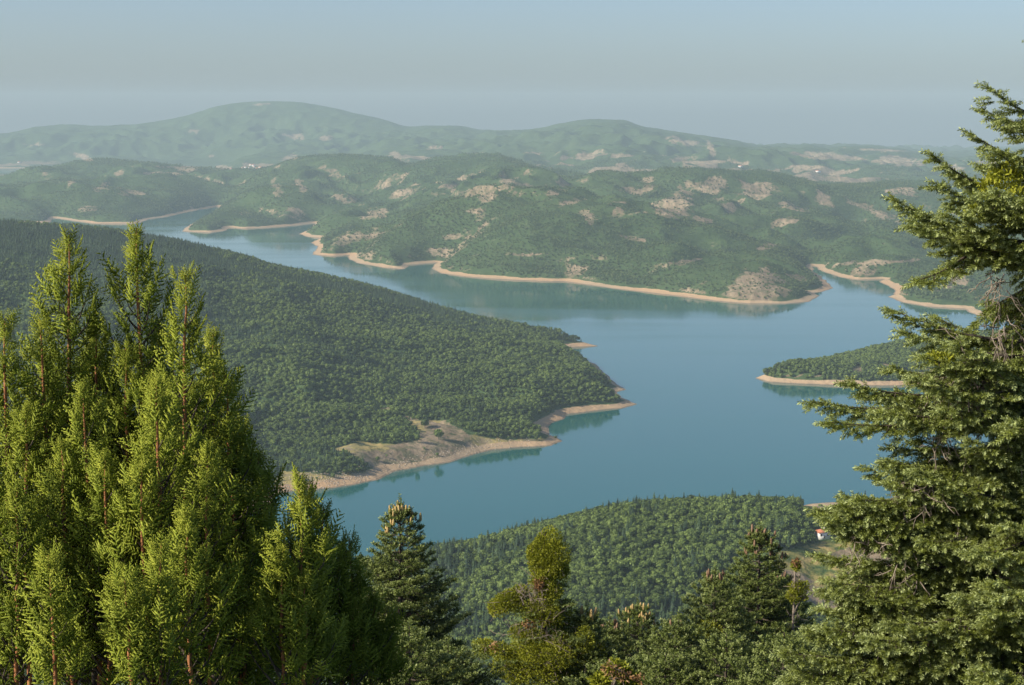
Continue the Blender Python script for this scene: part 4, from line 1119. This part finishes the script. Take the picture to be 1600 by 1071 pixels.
# outer limbs: root on the trunk, tip in the open air
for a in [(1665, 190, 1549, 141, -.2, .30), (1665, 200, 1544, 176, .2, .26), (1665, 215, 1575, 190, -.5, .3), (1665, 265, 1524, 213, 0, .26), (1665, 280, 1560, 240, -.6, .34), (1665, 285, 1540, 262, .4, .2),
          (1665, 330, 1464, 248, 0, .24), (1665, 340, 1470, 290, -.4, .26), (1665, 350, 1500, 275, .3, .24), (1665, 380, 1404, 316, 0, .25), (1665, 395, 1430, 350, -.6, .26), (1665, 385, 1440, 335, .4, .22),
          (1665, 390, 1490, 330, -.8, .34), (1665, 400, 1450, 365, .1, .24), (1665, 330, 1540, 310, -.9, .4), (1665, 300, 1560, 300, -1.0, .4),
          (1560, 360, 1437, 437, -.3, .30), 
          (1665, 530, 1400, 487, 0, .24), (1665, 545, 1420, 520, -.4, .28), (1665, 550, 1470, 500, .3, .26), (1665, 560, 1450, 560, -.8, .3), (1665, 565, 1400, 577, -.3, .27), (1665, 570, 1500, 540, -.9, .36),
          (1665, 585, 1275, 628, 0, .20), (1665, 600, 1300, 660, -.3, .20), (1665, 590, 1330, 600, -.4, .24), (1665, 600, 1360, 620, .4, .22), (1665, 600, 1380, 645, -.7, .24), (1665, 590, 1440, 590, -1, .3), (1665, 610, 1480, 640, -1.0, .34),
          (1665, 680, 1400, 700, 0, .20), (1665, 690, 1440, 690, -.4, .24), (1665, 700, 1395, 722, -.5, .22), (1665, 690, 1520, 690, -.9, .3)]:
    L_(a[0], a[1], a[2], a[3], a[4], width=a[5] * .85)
# dark drooping inner branches between the tiers
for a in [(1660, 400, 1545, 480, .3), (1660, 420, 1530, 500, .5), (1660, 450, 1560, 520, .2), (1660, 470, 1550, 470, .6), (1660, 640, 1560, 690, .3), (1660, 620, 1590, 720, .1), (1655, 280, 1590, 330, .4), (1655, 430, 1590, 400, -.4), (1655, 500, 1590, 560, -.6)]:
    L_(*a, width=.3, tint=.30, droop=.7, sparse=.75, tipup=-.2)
# the dense lower skirt
for k in range(92):
    t = k / 92; py = 735 + 420 * t + g.uniform(-14, 14)
    left = np.interp(py, [730, 760, 800, 850, 900, 950, 1010, 1080, 1160], [1375, 1350, 1300, 1300, 1305, 1290, 1235, 1200, 1190])
    dy = g.uniform(-1.9, .5); f = g.uniform(0, 1) ** 1.3
    tx = left + (1640 - left) * f * .95
    L_(1665, py - g.uniform(30, 80), tx, py + g.uniform(-12, 12), dy * (.25 + .75 * f), width=g.uniform(.24, .38), tint=.45 + g.normal() * .04)
for a in [(1665, 760, 1362, 735, 0), (1665, 790, 1285, 798, -.1), (1665, 800, 1300, 812, -.5), (1665, 850, 1287, 868, -.2), (1665, 820, 1330, 780, .2), (1665, 880, 1290, 925, -.2), (1665, 780, 1400, 760, -.6), (1665, 900, 1270, 985, -.2), (1665, 960, 1230, 1020, -.3), (1665, 770, 1440, 740, -.9)]:
    L_(*a, width=.24)
for k in range(22):
    x = g.uniform(1500, 1700); y = g.uniform(280, 1050)
    if 350 < y < 570: continue
    L_(1668, y, x + 40, y + g.uniform(-20, 30), g.uniform(-1.3, -.7), width=.4)
# the rest of the crown, away from the frame and behind, and the leader
gb = np.random.default_rng(78)
for k in range(105):
    t = (k + .5) / 105; py = -40 + 1300 * t; az = gb.uniform(-1.9, 1.35)
    ln = min(2.0, .10 + 1.75 * t ** .75) * gb.uniform(.8, 1.15)
    R_ = at(TX, py, YF); T_ = R_ + np.array([math.cos(az), math.sin(az), .12 - .5 * min(1, t * 1.5)]) * ln
    if az < -1.1 and 380 < py < 560 or abs(az) > 1.1 and py < 150: continue
    fir_limb(R_, T_, gb, sp, wood, mid=-.07, width=.36, seg=.065, sl=(.08, .13), rad=.016, t0=.12, droop=.5, tint=.46, tipup=.1)
for k in range(14):
    py = -60 + 11 * k; az = gb.uniform(0, 6.28); R_ = at(TX, py, YF)
    fir_limb(R_, R_ + np.array([math.cos(az), math.sin(az), .3]) * (.10 + .011 * k), gb, sp, wood, width=.3, tint=.5)
for (x, y, r, n) in [(1560, 445, 26, 16), (1540, 590, 34, 22), (1510, 600, 26, 14), (1438, 768, 30, 26), (1478, 690, 22, 12), (1565, 520, 30, 18), (1545, 650, 20, 12), (1350, 850, 24, 12), (1410, 880, 26, 12), (1490, 835, 22, 10), (1560, 900, 24, 12), (1580, 640, 40, 24), (1470, 600, 26, 12)]:
    dead_twigs(dead, at(x, y, YF - .5), r * YF / F * 1.4, n, g, .8)
for (x, y, rx, ry, n, dy) in [(1572, 275, 26, 20, 420, -.5), (1545, 290, 16, 13, 200, -.4), (1590, 310, 20, 20, 260, -.6), (1470, 560, 22, 9, 260, -.6), (1520, 330, 12, 9, 120, -.7)]:
    clump(mi, at(x, y, YF + dy), (rx * YF / F, rx * YF / F, ry * YF / F), n, g, .034, .55)
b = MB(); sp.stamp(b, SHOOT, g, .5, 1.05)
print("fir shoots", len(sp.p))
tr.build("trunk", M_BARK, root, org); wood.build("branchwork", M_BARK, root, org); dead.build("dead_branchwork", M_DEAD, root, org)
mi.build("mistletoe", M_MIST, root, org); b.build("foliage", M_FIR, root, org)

# ------------------------------------------------------------------ haze
hz = MB(); hz.box((-14500, -60, -16), (14500, 17600, 560))
mH = bpy.data.materials.new("haze_air"); mH.use_nodes = True
N = mH.node_tree.nodes; L = mH.node_tree.links
N.remove(N["Principled BSDF"])
pv = N.new("ShaderNodeVolumePrincipled"); pv.inputs["Density"].default_value = HAZE_DENSITY
pv.inputs["Color"].default_value = (*HAZE_COLOR, 1); pv.inputs["Anisotropy"].default_value = 0.0
L.new(pv.outputs[0], N["Material Output"].inputs["Volume"])
tag(hz.build("haze", mH), kind="stuff")
